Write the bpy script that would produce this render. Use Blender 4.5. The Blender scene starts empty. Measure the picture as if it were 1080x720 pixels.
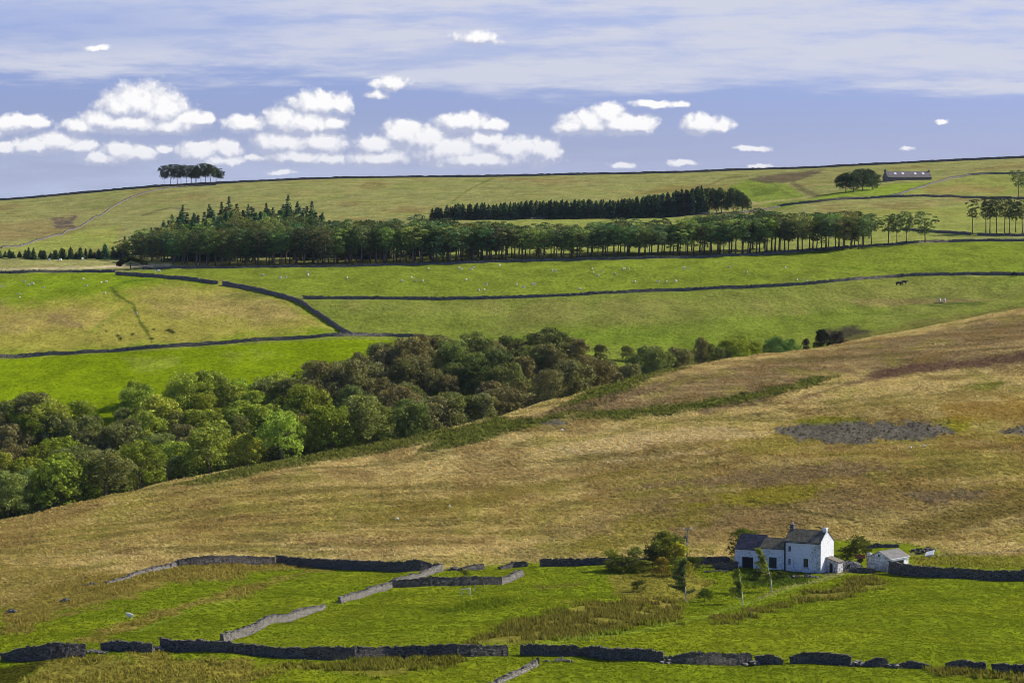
import bpy, math, random
import numpy as np
from mathutils import Vector, Matrix

# ------------------------------------------------------------------ camera, sky, sun, exposure
SC = bpy.context.scene
COL = SC.collection
F = 3200.0                      # focal length in pixels of a 1080 wide frame
HOR = 210.0                     # row of the eye level
PITCH = math.atan((360.0 - HOR) / F)
CP, SP = math.cos(PITCH), math.sin(PITCH)

cam_d = bpy.data.cameras.new('camera')
cam_d.sensor_width = 36.0
cam_d.lens = 36.0 * F / 1080.0
cam_d.clip_start = 1.0
cam_d.clip_end = 90000.0
cam = bpy.data.objects.new('camera', cam_d)
COL.objects.link(cam)
cam.location = (0, 0, 0)
cam.rotation_euler = (math.pi / 2 - PITCH, 0, 0)
SC.camera = cam

SUN_EL = math.radians(36.0)
SUN_AZ = math.radians(69.0)     # from +Y towards +X
sun_dir = Vector((math.sin(SUN_AZ) * math.cos(SUN_EL), math.cos(SUN_AZ) * math.cos(SUN_EL), math.sin(SUN_EL)))
sun_d = bpy.data.lights.new('sun', 'SUN')
sun_d.energy = 5.0
sun_d.angle = math.radians(0.55)
sun_d.color = (1.0, 0.94, 0.83)
sun = bpy.data.objects.new('sun', sun_d)
COL.objects.link(sun)
sun.rotation_euler = (-sun_dir).to_track_quat('-Z', 'Y').to_euler()
sun.location = (0, 0, 200)

SC.view_settings.view_transform = 'Standard'
SC.view_settings.look = 'None'
SC.view_settings.exposure = 0.15
SC.view_settings.gamma = 1.0
SC.view_settings.use_curve_mapping = False
SC.cycles.filter_width = 0.85
SC.cycles.max_bounces = 5
SC.cycles.diffuse_bounces = 2
SC.cycles.transparent_max_bounces = 4

PUFFS = [  # cumulus puffs: column, row, half width, half height
 (150,110,32,19),(130,114,22,15),(172,115,24,18),(108,128,20,10),(196,126,18,9),(88,134,20,7),(140,130,42,10),(185,133,28,8),(214,127,12,6),
 (10,132,20,9),(36,131,15,7),(-6,136,16,8),
 (60,150,28,10),(85,154,17,7),(38,153,20,8),(4,156,15,6),
 (130,160,19,10),(150,163,19,8),(108,167,20,6),(172,158,11,5),
 (208,161,22,9),(240,158,17,8),(235,169,24,6),(268,167,13,5),
 (258,132,19,9),
 (300,127,18,12),(336,112,26,12),(322,129,32,12),(352,131,13,9),(358,112,14,10),
 (298,150,30,11),(337,151,26,11),(345,168,22,7),(318,165,34,7),(300,181,26,4),
 (428,142,20,12),(398,153,22,9),(450,148,25,13),(476,158,42,13),(511,150,18,9),(541,158,24,11),(573,160,17,13),(500,168,60,8),(400,166,32,8),(522,147,9,7),
 (489,130,25,9),(520,133,13,6),
 (641,121,16,10),(620,130,25,11),(656,131,28,10),(677,133,14,7),(604,134,17,8),
 (690,110,28,5),(716,110,13,4),
 (739,131,17,9),(758,134,13,7),
 (794,157,20,4),(718,172,16,5),(412,89,24,7),(397,100,14,5),(957,157,9,3),(992,128,7,4),(502,42,24,9),(655,174,18,4),(800,175,14,3),(106,51,16,4)]

def make_world():
    w = bpy.data.worlds.new('World')
    SC.world = w
    w.use_nodes = True
    nt = w.node_tree
    nt.nodes.clear()
    N, Lk = nt.nodes, nt.links
    def node(tree, t, **k):
        n = tree.nodes.new(t)
        for a, b in k.items():
            setattr(n, a, b)
        return n
    # cloud body: distance to the nearest puff plus noise
    g = bpy.data.node_groups.new('cloud_body', 'ShaderNodeTree')
    g.interface.new_socket('p', in_out='INPUT', socket_type='NodeSocketVector')
    g.interface.new_socket('d', in_out='OUTPUT', socket_type='NodeSocketFloat')
    gi, go = g.nodes.new('NodeGroupInput'), g.nodes.new('NodeGroupOutput')
    def gm(op, a, b=None, c=None):
        n = g.nodes.new('ShaderNodeMath'); n.operation = op
        for i, v in enumerate((a, b, c)):
            if v is None: continue
            if isinstance(v, (int, float)): n.inputs[i].default_value = v
            else: g.links.new(v, n.inputs[i])
        return n.outputs[0]
    def gv(op, a, b=None, c=None):
        n = g.nodes.new('ShaderNodeVectorMath'); n.operation = op
        for i, v in enumerate((a, b, c)):
            if v is None: continue
            if isinstance(v, tuple): n.inputs[i].default_value = v
            else: g.links.new(v, n.inputs[i])
        return n
    p = gi.outputs['p']
    def warp(p, scale, amt, det):
        n = g.nodes.new('ShaderNodeTexNoise'); n.inputs['Scale'].default_value = scale
        n.inputs['Detail'].default_value = det; n.inputs['Roughness'].default_value = 0.62
        g.links.new(p, n.inputs['Vector'])
        s = gv('SUBTRACT', n.outputs['Color'], (0.5, 0.5, 0.5)).outputs[0]
        return gv('MULTIPLY_ADD', s, (amt, amt * 0.7, 0), p).outputs[0]
    q = warp(p, 0.035, 15, 2)
    q = warp(q, 0.11, 9, 4)
    cur = None
    for (cx, cy, rx, ry) in PUFFS:
        e = gv('MULTIPLY_ADD', q, (1 / rx, 1 / ry, 0), (-cx / rx, -cy / ry, 0)).outputs[0]
        ln = gv('LENGTH', e).outputs['Value']
        if ry <= 5 or cy < 104: ln = gm('ADD', ln, 0.46 if cy < 60 and rx < 20 else 0.38)
        if cur is None: cur = ln
        else:
            n = g.nodes.new('ShaderNodeMath'); n.operation = 'SMOOTH_MIN'
            g.links.new(cur, n.inputs[0]); g.links.new(ln, n.inputs[1]); n.inputs[2].default_value = 0.22
            cur = n.outputs[0]
    nz = g.nodes.new('ShaderNodeTexNoise'); nz.inputs['Scale'].default_value = 0.12
    nz.inputs['Detail'].default_value = 7; nz.inputs['Roughness'].default_value = 0.6
    g.links.new(p, nz.inputs['Vector'])
    d = gm('SUBTRACT', 1.70, cur)
    d = gm('MULTIPLY_ADD', gm('SUBTRACT', nz.outputs[0], 0.5), 0.8, d)
    for sc_, am_ in ((0.05, 0.42), (0.13, 0.25)):
        vo = g.nodes.new('ShaderNodeTexVoronoi'); vo.feature = 'SMOOTH_F1'; vo.inputs['Scale'].default_value = sc_; vo.inputs['Smoothness'].default_value = 0.35
        g.links.new(q, vo.inputs['Vector'])
        d = gm('MULTIPLY_ADD', gm('SUBTRACT', 0.42, vo.outputs['Distance']), am_, d)
    g.links.new(d, go.inputs['d'])

    def M(op, a, b=None, c=None, clamp=False):
        n = N.new('ShaderNodeMath'); n.operation = op; n.use_clamp = clamp
        for i, v in enumerate((a, b, c)):
            if v is None: continue
            if isinstance(v, (int, float)): n.inputs[i].default_value = v
            else: Lk.new(v, n.inputs[i])
        return n.outputs[0]
    def V(op, a, b=None, c=None):
        n = N.new('ShaderNodeVectorMath'); n.operation = op
        for i, v in enumerate((a, b, c)):
            if v is None: continue
            if isinstance(v, tuple): n.inputs[i].default_value = v
            else: Lk.new(v, n.inputs[i])
        return n.outputs[0]
    def MR(v, a, b, c, d, smooth=True):
        n = N.new('ShaderNodeMapRange'); n.interpolation_type = 'SMOOTHSTEP' if smooth else 'LINEAR'
        Lk.new(v, n.inputs[0])
        for i, x in enumerate((a, b, c, d)): n.inputs[i + 1].default_value = x
        return n.outputs[0]
    def MIX(f, a, b):
        n = N.new('ShaderNodeMix'); n.data_type = 'RGBA'; n.clamp_factor = True
        if isinstance(f, float): n.inputs[0].default_value = f
        else: Lk.new(f, n.inputs[0])
        for i, v in ((6, a), (7, b)):
            if isinstance(v, tuple): n.inputs[i].default_value = (*v, 1)
            else: Lk.new(v, n.inputs[i])
        return n.outputs[2]
    tc = N.new('ShaderNodeTexCoord')
    sp = N.new('ShaderNodeSeparateXYZ'); Lk.new(tc.outputs['Generated'], sp.inputs[0])
    ysafe = M('MAXIMUM', sp.outputs[1], 0.05)
    px = M('MULTIPLY_ADD', M('DIVIDE', sp.outputs[0], ysafe), F, 540.0)
    py = M('MULTIPLY_ADD', M('DIVIDE', sp.outputs[2], ysafe), -F, HOR)
    cb = N.new('ShaderNodeCombineXYZ'); Lk.new(px, cb.inputs[0]); Lk.new(py, cb.inputs[1])
    P = cb.outputs[0]
    def body(vec):
        n = N.new('ShaderNodeGroup'); n.node_tree = g; Lk.new(vec, n.inputs[0]); return n.outputs[0]
    d0 = body(P)
    d1 = body(V('ADD', P, (4.0, -8.0, 0.0)))
    relief = M('SUBTRACT', d0, d1)
    front = MR(sp.outputs[1], 0.3, 0.6, 0, 1)
    alpha = MR(d0, 0.08, 0.68, 0, 1)
    lit = M('MULTIPLY_ADD', relief, 0.85, 0.10)
    lit = M('MULTIPLY_ADD', MR(d0, 0.2, 1.5, 0, 1), 0.75, lit, True)
    # horizon clouds are a little more veiled
    sky = N.new('ShaderNodeTexSky'); sky.sky_type = 'NISHITA'; sky.sun_disc = False
    sky.sun_elevation = SUN_EL; sky.sun_rotation = SUN_AZ
    sky.altitude = 400; sky.air_density = 1.0; sky.dust_density = 0.6; sky.ozone_density = 2.5
    skyc = MIX(1.0, (1, 1, 1), sky.outputs[0])
    tint = N.new('ShaderNodeMix'); tint.data_type = 'RGBA'; tint.blend_type = 'MULTIPLY'; tint.inputs[0].default_value = 1.0
    Lk.new(sky.outputs[0], tint.inputs[6]); Lk.new(MIX(MR(sp.outputs[2], 0.12, 0.5, 0, 1), SKY_TINT, (0.75, 0.85, 1.05)), tint.inputs[7])
    skyc = tint.outputs[2]
    # high streaky cloud
    st = N.new('ShaderNodeTexNoise'); st.inputs['Scale'].default_value = 1.0; st.inputs['Detail'].default_value = 6; st.inputs['Roughness'].default_value = 0.55
    Lk.new(V('ADD', V('MULTIPLY', P, (0.0028, 0.026, 0)), (3.1, 0.7, 0)), st.inputs['Vector'])
    st2 = N.new('ShaderNodeTexNoise'); st2.inputs['Scale'].default_value = 1.0; st2.inputs['Detail'].default_value = 6; st2.inputs['Roughness'].default_value = 0.6
    Lk.new(V('MULTIPLY', P, (0.011, 0.07, 0)), st2.inputs['Vector'])
    streak = M('MULTIPLY_ADD', M('SUBTRACT', st2.outputs[0], 0.5), 0.7, st.outputs[0])
    # lower edge of the veil: about row 62 on the left, row 100 on the right
    edge = MR(px, 230, 640, 84, 101)
    up = M('SUBTRACT', edge, py)
    veil = MR(M('MULTIPLY_ADD', M('SUBTRACT', streak, 0.5), 60.0, up), -8, 16, 0, 1)
    # blue opening near the upper left
    op1 = M('MULTIPLY', MR(px, 60, 430, 0.6, 0.0), MR(M('ABSOLUTE', M('SUBTRACT', py, 26.0)), 6, 42, 1, 0))
    veil = M('MULTIPLY', veil, M('SUBTRACT', 1.0, op1))
    veil = M('MULTIPLY', veil, MR(streak, 0.30, 0.62, 0.42, 1.0))
    veil = M('MULTIPLY', veil, front)
    c1 = MIX(veil, skyc, VEIL_COL)
    # low pale band over the hill on the left and faint haze
    low = M('MULTIPLY', MR(py, 105, 212, 0, 0.8), MR(px, 150, 900, 1.0, 0.55))
    low = M('MULTIPLY', M('MULTIPLY', low, front), MR(streak, 0.25, 0.7, 0.6, 1.0))
    c1 = MIX(low, c1, LOW_COL)
    cc = MIX(lit, CLOUD_DARK, CLOUD_LIT)
    al = M('MULTIPLY', alpha, front)
    al = M('MULTIPLY', al, MR(py, 120, 182, 0.97, 0.72))
    c2 = MIX(al, c1, cc)
    bg = N.new('ShaderNodeBackground'); bg.inputs[1].default_value = 0.1
    Lk.new(c2, bg.inputs[0])
    out = N.new('ShaderNodeOutputWorld'); Lk.new(bg.outputs[0], out.inputs[0])
    w.cycles.sampling_method = 'MANUAL'; w.cycles.sample_map_resolution = 512

SKY_TINT = (0.54, 0.61, 1.21)
VEIL_COL = (5.7, 5.95, 7.1)
LOW_COL = (4.9, 5.6, 7.6)
CLOUD_DARK = (4.35, 4.7, 6.1)
CLOUD_LIT = (9.2, 9.1, 9.1)
make_world()

# ------------------------------------------------------------------ helpers
def lin(r, g, b, k=1.0):
    f = lambda c: ((c / 255.0 + 0.055) / 1.055) ** 2.4 if c > 10 else c / 255.0 / 12.92
    return np.array([f(r) * k, f(g) * k, f(b) * k])

def us(px, py):
    a = (np.asarray(px, float) - 540.0) / F
    b = -(np.asarray(py, float) - 360.0) / F
    dy = CP + b * SP
    return a / dy, (b * CP - SP) / dy

def pix(X, Y, Z):
    """world -> pixel of the 1080 wide frame (used only to lay things out against the photograph)"""
    dep = Y * CP - Z * SP
    return 540.0 + F * X / dep, 360.0 - F * (Y * SP + Z * CP) / dep

def hash2(ix, iy, seed):
    h = (ix.astype(np.int64) * 374761393 + iy.astype(np.int64) * 668265263 + seed * 1274126177) & 0xffffffff
    h = ((h ^ (h >> 13)) * 1274126177) & 0xffffffff
    h = (h ^ (h >> 16)) & 0xffffffff
    return h / 4294967295.0

def vnoise(x, y, seed=0):
    ix, iy = np.floor(x), np.floor(y)
    fx, fy = x - ix, y - iy
    fx = fx * fx * (3 - 2 * fx); fy = fy * fy * (3 - 2 * fy)
    a = hash2(ix, iy, seed); b = hash2(ix + 1, iy, seed); c = hash2(ix, iy + 1, seed); d = hash2(ix + 1, iy + 1, seed)
    return (a * (1 - fx) + b * fx) * (1 - fy) + (c * (1 - fx) + d * fx) * fy

def fbm(x, y, seed=0, o=4):
    s = 0; a = 0.5; t = 0
    for i in range(o):
        s = s + a * vnoise(x * 2 ** i, y * 2 ** i, seed + i * 7); t += a; a *= 0.55
    return s / t

def pchip_slopes(x, y):
    h = np.diff(x, axis=0); dl = np.diff(y, axis=0) / h
    m = np.zeros_like(y)
    w1 = 2 * h[1:] + h[:-1]; w2 = h[1:] + 2 * h[:-1]
    same = (dl[1:] * dl[:-1]) > 0
    with np.errstate(divide='ignore', invalid='ignore'):
        hm = (w1 + w2) / (w1 / dl[:-1] + w2 / dl[1:])
    m[1:-1] = np.where(same, hm, 0)
    m[0] = dl[0]; m[-1] = dl[-1]
    return m

def pchip1(xk, yk, x):
    xk = np.array(xk, float); yk = np.array(yk, float)
    m = pchip_slopes(xk, yk)
    x = np.asarray(x, float); xc = np.clip(x, xk[0], xk[-1])
    i = np.clip(np.searchsorted(xk, xc, side='right') - 1, 0, len(xk) - 2)
    h = xk[i + 1] - xk[i]; t = (xc - xk[i]) / h
    return ((2 * t**3 - 3 * t**2 + 1) * yk[i] + (t**3 - 2 * t**2 + t) * h * m[i] + (-2 * t**3 + 3 * t**2) * yk[i + 1] + (t**3 - t**2) * h * m[i + 1])

# ------------------------------------------------------------------ the lie of the land
# contour lines: (column, row, distance); 'Z' lines give (column, height, distance)
LINES = [
 ('Z', [(-400,-1.7,6),(1500,-1.7,6)]),
 ('Z', [(-400,-14,50),(1500,-14,50)]),
 ('Z', [(-400,-46,200),(1500,-46,200)]),
 ('Z', [(-400,-60,300),(1500,-60,300)]),
 ('P', [(-400,722,380),(0,721,382),(540,720,385),(1080,720,392),(1500,720,395)]),
 ('P', [(-400,700,400),(0,699,402),(100,690,408),(250,688,412),(540,692,408),(700,698,405),(900,702,405),(1080,708,402),(1500,712,402)]),
 ('P', [(-400,640,480),(0,630,492),(100,618,508),(200,601,532),(300,597,545),(460,603,540),(640,596,555),(760,603,548),(870,606,545),(960,608,543),(1080,611,540),(1500,614,540)]),
 ('P', [(-400,600,550),(0,590,560),(300,540,610),(540,515,640),(800,480,660),(1080,470,670),(1500,460,680)]),
 ('P', [(-400,610,610),(-100,568,630),(0,550,640),(100,525,655),(200,503,675),(300,484,690),(400,468,705),(480,452,715),(560,430,735),(640,408,760),(700,391,785),(760,380,805),(850,368,830),(900,358,850),(960,347,870),(1080,327,900),(1500,290,930)]),
 ('Z', [(-400,-94,700),(0,-90,715),(300,-80,760),(560,-70,800),(760,-56,850),(900,-44,880),(960,-41,898),(1080,-36,925),(1500,-26,950)]),
 ('P', [(-400,430,800),(0,423,810),(150,414,820),(300,404,835),(400,390,850),(500,385,860),(600,383,870),(700,381,880),(800,371,890),(850,365,897),(900,355.5,906),(960,344.5,920),(1080,325,945),(1500,288,970)]),
 ('P', [(-400,380,880),(0,377,890),(200,365,905),(355,355,920),(465,358,925),(600,350,930),(800,335,950),(1080,312,985),(1500,280,1000)]),
 ('P', [(-400,320,985),(0,320,985),(330,316,990),(560,315,990),(760,306,1000),(900,297,1010),(1080,291,1020),(1500,280,1030)]),
 ('P', [(-400,290,1070),(0,288,1070),(130,286.5,1075),(180,283.5,1080),(360,281.5,1082),(540,276.5,1085),(720,272.5,1090),(900,261.5,1100),(1000,255,1105),(1080,254,1105),(1500,250,1110)]),
 ('P', [(-400,274,1150),(0,272,1150),(130,270,1160),(300,262,1200),(540,246,1250),(720,241,1250),(900,236,1250),(1080,238,1220),(1500,236,1220)]),
 ('P', [(-400,252,1350),(0,250,1350),(300,239,1380),(450,233.5,1400),(540,230.5,1410),(700,228,1420),(790,223,1430),(860,213.5,1440),(930,208.5,1450),(960,207.5,1455),(1080,209.5,1455),(1500,205,1460)]),
 ('P', [(-400,235,1600),(0,229,1600),(300,212,1620),(540,206,1640),(720,201,1640),(900,191,1620),(960,189,1620),(1080,184,1620),(1500,170,1620)]),
 ('P', [(-400,226,1850),(0,211.5,1850),(90,204,1850),(180,196.5,1845),(236,194,1845),(270,192,1850),(360,188.5,1850),(540,186.5,1850),(600,185,1850),(720,182.5,1850),(780,180,1850),(850,178,1850),(900,175.5,1850),(960,172.5,1850),(1080,167,1850),(1500,150,1850)]),
 ('Z', [(-400,-18,1980),(0,-9,1980),(540,4,1980),(1080,14,1980),(1500,20,1980)]),
 ('Z', [(-400,-90,2500),(1500,-60,2500)]),
 ('Z', [(-400,-240,6000),(1500,-240,6000)]),
 ('Z', [(-400,-420,40000),(1500,-420,40000)]),
]
UG = np.unique(np.concatenate([np.linspace(-0.32, -0.205, 36), np.linspace(-0.205, 0.205, 1001), np.linspace(0.205, 0.32, 36)]))
def build_knots(U):
    Yk, Zk = [], []
    for kind, pts in LINES:
        pts = np.array(pts, float)
        if kind == 'P':
            u, s = us(pts[:, 0], pts[:, 1]); z = s * pts[:, 2]
        else:
            u = (pts[:, 0] - 540) / F; z = pts[:, 1]
        Yk.append(pchip1(u, pts[:, 2], U) if len(u) > 2 else np.interp(U, u, pts[:, 2]))
        Zk.append(pchip1(u, z, U) if len(u) > 2 else np.interp(U, u, z))
    return np.array(Yk), np.array(Zk)
YK, ZK = build_knots(UG)
MK = pchip_slopes(YK, ZK)
ROWS = [3, 5, 5, 10, 30, 95, 120, 90, 24, 40, 60, 70, 70, 40, 50, 55, 65, 16, 6, 5, 5]
rows_Y, rows_Z = [], []
for k in range(len(LINES) - 1):
    n = ROWS[k]
    for j in range(n + (1 if k == len(LINES) - 2 else 0)):
        t = j / n
        h = YK[k + 1] - YK[k]
        rows_Y.append(YK[k] + h * t)
        rows_Z.append((2*t**3-3*t**2+1)*ZK[k] + (t**3-2*t**2+t)*h*MK[k] + (-2*t**3+3*t**2)*ZK[k+1] + (t**3-t**2)*h*MK[k+1])
GY = np.array(rows_Y); GZ = np.array(rows_Z)
GX = GY * UG[None, :]
R_EDGE = sum(ROWS[:8])                     # grid row of the moor's far edge
def relief(X, Y):
    a = (fbm(X / 34, Y / 34, 11, 4) - 0.5) * 2.6 + (fbm(X / 7, Y / 7, 12, 3) - 0.5) * 0.55
    a = a + (fbm(X / 13, Y / 17, 13, 2) - 0.5) * 1.2 * np.clip((540 - Y) / 60, 0, 1)
    fade = np.clip((Y - 330) / 60, 0, 1) * np.clip((1800 - Y) / 200, 0.12, 1)
    return a * fade
GZ = GZ + relief(GX, GY)

def ground(X, Y):
    """height of the ground at X, Y (arrays)"""
    X = np.atleast_1d(np.asarray(X, float)); Y = np.atleast_1d(np.asarray(Y, float))
    U = X / Y
    fi = np.clip(np.interp(U, UG, np.arange(len(UG))), 0, len(UG) - 1.001)
    i = fi.astype(int); f = fi - i
    out = np.empty_like(X)
    for k in range(len(X)):
        c0 = GY[:, i[k]]; c1 = GY[:, i[k] + 1]
        z0 = np.interp(Y[k], c0, GZ[:, i[k]]); z1 = np.interp(Y[k], c1, GZ[:, i[k] + 1])
        out[k] = z0 * (1 - f[k]) + z1 * f[k]
    return out
def gz(X, Y): return float(ground([X], [Y])[0])

def hit(px, py, far=False):
    """first point of the ground met by the sight line through a spot of the photograph"""
    u, s = us(px, py)
    i = int(np.clip(np.searchsorted(UG, u) - 1, 0, len(UG) - 2)); f = (u - UG[i]) / (UG[i + 1] - UG[i])
    Y = GY[:, i] * (1 - f) + GY[:, i + 1] * f; Z = GZ[:, i] * (1 - f) + GZ[:, i + 1] * f
    a = R_EDGE + 20 if far else sum(ROWS[:3])
    r = Z / Y
    for k in range(a, len(Y) - 1):
        if (r[k] - s) <= 0 <= (r[k + 1] - s):
            t = (s - r[k]) / (r[k + 1] - r[k] + 1e-12)
            yy = Y[k] + (Y[k + 1] - Y[k]) * t
            return np.array([u * yy, yy, Z[k] + (Z[k + 1] - Z[k]) * t])
    k = a + int(np.argmax(r[a:sum(ROWS[:17]) + 3]))
    return np.array([u * Y[k], Y[k], Z[k]])

# ------------------------------------------------------------------ ground cover colours
PX, PY = pix(GX, GY, GZ)
GIDX = np.repeat(np.arange(GY.shape[0])[:, None], GY.shape[1], 1)
NEAR = GIDX <= R_EDGE + 1
NW1 = fbm(GX / 3.2, GY / 6, 21, 4) - 0.5
NW2 = fbm(GX / 14, GY / 22, 22, 4) - 0.5
STREAK = fbm(GX / 18 + GY / 60, GY / 5.5 - GX / 22, 23, 4)
STREAK2 = fbm(GX / 6, GY / 3.2, 24, 3)
colr = np.zeros(GX.shape + (3,))
KG = 1.0
def base(mask, c): colr[mask] = c
def sdf(poly, x, y):
    p = np.array(poly, float); n = len(p)
    d = np.full(x.shape, 1e9); inside = np.zeros(x.shape, bool)
    for i in range(n):
        a = p[i]; b = p[(i + 1) % n]; e = b - a; L = (e ** 2).sum() + 1e-9
        t = np.clip(((x - a[0]) * e[0] + (y - a[1]) * e[1]) / L, 0, 1)
        d = np.minimum(d, (x - a[0] - t * e[0]) ** 2 + (y - a[1] - t * e[1]) ** 2)
        c = ((a[1] > y) != (b[1] > y)) & (x < (b[0] - a[0]) * (y - a[1]) / (b[1] - a[1] + 1e-12) + a[0])
        inside ^= c
    d = np.sqrt(d)
    return np.where(inside, d, -d)
MASKS = {}
def paint(poly, c, near, feather=3, rag=6, amt=1.0, name=None):
    p = np.array(poly, float); m = 30
    box = (PX > p[:, 0].min() - m) & (PX < p[:, 0].max() + m) & (PY > p[:, 1].min() - m) & (PY < p[:, 1].max() + m)
    box &= NEAR if near else ~NEAR
    if not box.any(): return
    d = sdf(poly, PX[box], PY[box]) + NW1[box] * rag * 1.6 + NW2[box] * rag * 1.2
    w = np.clip(d / feather + 0.5, 0, 1) * amt
    colr[box] = colr[box] * (1 - w[:, None]) + np.asarray(c) * w[:, None]
    if name:
        full = MASKS.setdefault(name, np.zeros(GX.shape)); full[box] = np.maximum(full[box], w)
def line_paint(pts, wpx, c, near, amt=0.8, rag=1.0, feather=1.2):
    p = np.array(pts, float); m = 12
    box = (PX > p[:, 0].min() - m) & (PX < p[:, 0].max() + m) & (PY > p[:, 1].min() - m) & (PY < p[:, 1].max() + m)
    box &= NEAR if near else ~NEAR
    x, y = PX[box], PY[box]; d = np.full(x.shape, 1e9)
    for a, b in zip(p[:-1], p[1:]):
        e = b - a; t = np.clip(((x - a[0]) * e[0] + (y - a[1]) * e[1]) / ((e**2).sum() + 1e-9), 0, 1)
        d = np.minimum(d, np.hypot(x - a[0] - t * e[0], y - a[1] - t * e[1]))
    w = np.clip((wpx / 2 - d + NW1[box] * rag * 2) / feather + 0.5, 0, 1) * amt
    colr[box] = colr[box] * (1 - w[:, None]) + np.asarray(c) * w[:, None]

GREEN = lin(112, 124, 24); OLIVE = lin(132, 118, 54); RUSH = lin(116, 108, 46); TAN = lin(178, 159, 102)
HEATH = lin(128, 108, 76); DARKH = lin(104, 80, 62); BRACK = lin(98, 104, 38); OCHRE = lin(142, 126, 54)
HILL = lin(134, 134, 78); FIELD = lin(117, 130, 40); FIELD2 = lin(114, 124, 46); VIVID = lin(114, 132, 8); SCREE = lin(94, 90, 80)
VEGCOL = dict(GREEN=GREEN, RUSH=RUSH, TAN=TAN)
base(NEAR, TAN); base(~NEAR, HILL)
# --- near side: the moor
paint([(-300,560),(300,500),(560,520),(760,490),(1000,465),(1400,470),(1400,580),(700,585),(400,560),(100,590),(-300,640)], OCHRE, True, 30, 22, 0.6)
paint([(620,470),(1000,440),(1400,430),(1400,570),(900,560),(700,560),(600,520)], lin(138,120,60), True, 40, 26, 0.6)
paint([(600,428),(700,398),(860,372),(1080,332),(1400,300),(1400,372),(900,392),(760,420),(640,440)], HEATH, True, 8, 8, 0.8)
paint([(700,470),(850,440),(1080,425),(1400,420),(1400,450),(1080,470),(860,480)], OCHRE, True, 12, 12, 0.7)
w = np.clip((STREAK - 0.54) / 0.12, 0, 1)[..., None] * 0.55 * NEAR[..., None]
colr = colr * (1 - w) + lin(104, 96, 44) * w
w = np.clip((0.44 - STREAK) / 0.12, 0, 1)[..., None] * 0.4 * NEAR[..., None]
colr = colr * (1 - w) + lin(184, 164, 108) * w
MM = fbm(GX / 9, GY / 14, 63, 5)
w = np.clip((MM - 0.55) / 0.08, 0, 1)[..., None] * 0.5 * NEAR[..., None]
colr = colr * (1 - w) + lin(132, 108, 62) * w
w = np.clip((0.42 - MM) / 0.08, 0, 1)[..., None] * 0.4 * NEAR[..., None]
colr = colr * (1 - w) + lin(142, 136, 60) * w
paint([(560,560),(700,520),(900,515),(1080,535),(1080,550),(880,555),(700,575)], HEATH, True, 16, 14, 0.45)
paint([(570,474),(640,458),(760,450),(810,455),(740,464),(640,478)], lin(192,172,122), True, 5, 8, 0.7)
paint([(630,484),(700,476),(760,474),(700,484),(640,490)], lin(192,172,122), True, 4, 6, 0.6)
paint([(700,532),(820,512),(880,510),(850,524),(740,538)], lin(134,126,34), True, 6, 10, 0.8)
paint([(600,580),(660,545),(780,530),(760,545),(680,570)], lin(130,122,40), True, 10, 14, 0.6)
paint([(640,518),(760,498),(900,488),(960,492),(900,502),(760,512)], HEATH, True, 6, 12, 0.75)
paint([(950,520),(1040,510),(1060,526),(980,532)], lin(112,98,76), True, 5, 12, 0.7)
paint([(985,444),(1020,438),(1026,450),(1000,456)], lin(138,134,30), True, 3, 5, 0.8)
paint([(985,425),(1080,418),(1400,414),(1400,440),(1080,445),(1010,444)], lin(150,122,52), True, 6, 10, 0.6)
paint([(860,545),(1000,535),(1080,520),(1080,530),(1000,560),(880,565)], lin(172,154,92), True, 8, 12, 0.5)
paint([(1020,408),(1060,402),(1040,412)], lin(104,110,36), True, 3, 4, 0.8)
line_paint([(790,528),(820,532),(850,540),(900,547)], 2.2, lin(86,80,34), True, 0.7)
line_paint([(640,430),(560,462)], 2, lin(118,104,60), True, 0.4)
line_paint([(0,470),(1,470)], 1, TAN, True, 0.0)
paint([(380,545),(440,530),(560,508),(680,492),(680,500),(560,522),(440,545),(380,553)], OLIVE, True, 6, 5, 0.75)
paint([(920,565),(960,550),(1080,515),(1400,480),(1400,500),(1080,540),(960,572)], lin(104,92,34), True, 8, 6, 0.55)
paint([(905,396),(960,384),(1080,371),(1300,360),(1300,368),(1080,380),(985,391),(925,400)], DARKH, True, 4, 4, 0.9)
paint([(730,425),(800,408),(850,398),(878,398),(850,408),(800,424),(740,436)], DARKH, True, 5, 4, 0.75)
line_paint([(1000,386),(920,398),(870,412),(830,424)], 3, DARKH, True, 0.5)
paint([(575,440),(640,434),(720,424),(800,411),(860,397),(885,396),(845,412),(760,428),(700,437),(600,443)], BRACK, True, 4, 4, 0.95, 'bracken')
paint([(440,478),(478,455),(520,440),(575,441),(625,409),(700,386),(745,382),(700,394),(640,424),(575,446),(520,462)], BRACK, True, 4, 4, 0.95, 'bracken')
paint([(560,440),(660,412),(720,398),(700,410),(620,430)], HEATH, True, 4, 4, 0.8)
paint([(180,512),(300,482),(400,464),(480,448),(480,462),(400,476),(300,494),(225,510)], BRACK, True, 3, 3, 0.9, 'bracken')
paint([(860,425),(960,418),(1010,412),(1080,408),(1080,416),(960,430),(880,436)], OLIVE, True, 8, 7, 0.5)
paint([(820,452),(850,446),(900,443),(1000,446),(1005,455),(960,463),(880,466),(845,459)], SCREE, True, 3, 9, 0.95, 'scree')
paint([(1050,456),(1080,447),(1200,440),(1200,456),(1080,458)], SCREE, True, 2.5, 3, 0.95, 'scree')
paint([(570,446),(588,441),(602,446),(586,450)], SCREE, True, 2, 2, 0.9, 'scree')
paint([(820,445),(870,438),(920,441),(870,446)], lin(120,120,20), True, 3, 4, 0.8)
paint([(-300,640),(0,592),(110,600),(135,606),(60,640),(0,655),(-300,720)], OLIVE, True, 8, 7, 0.7)
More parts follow.
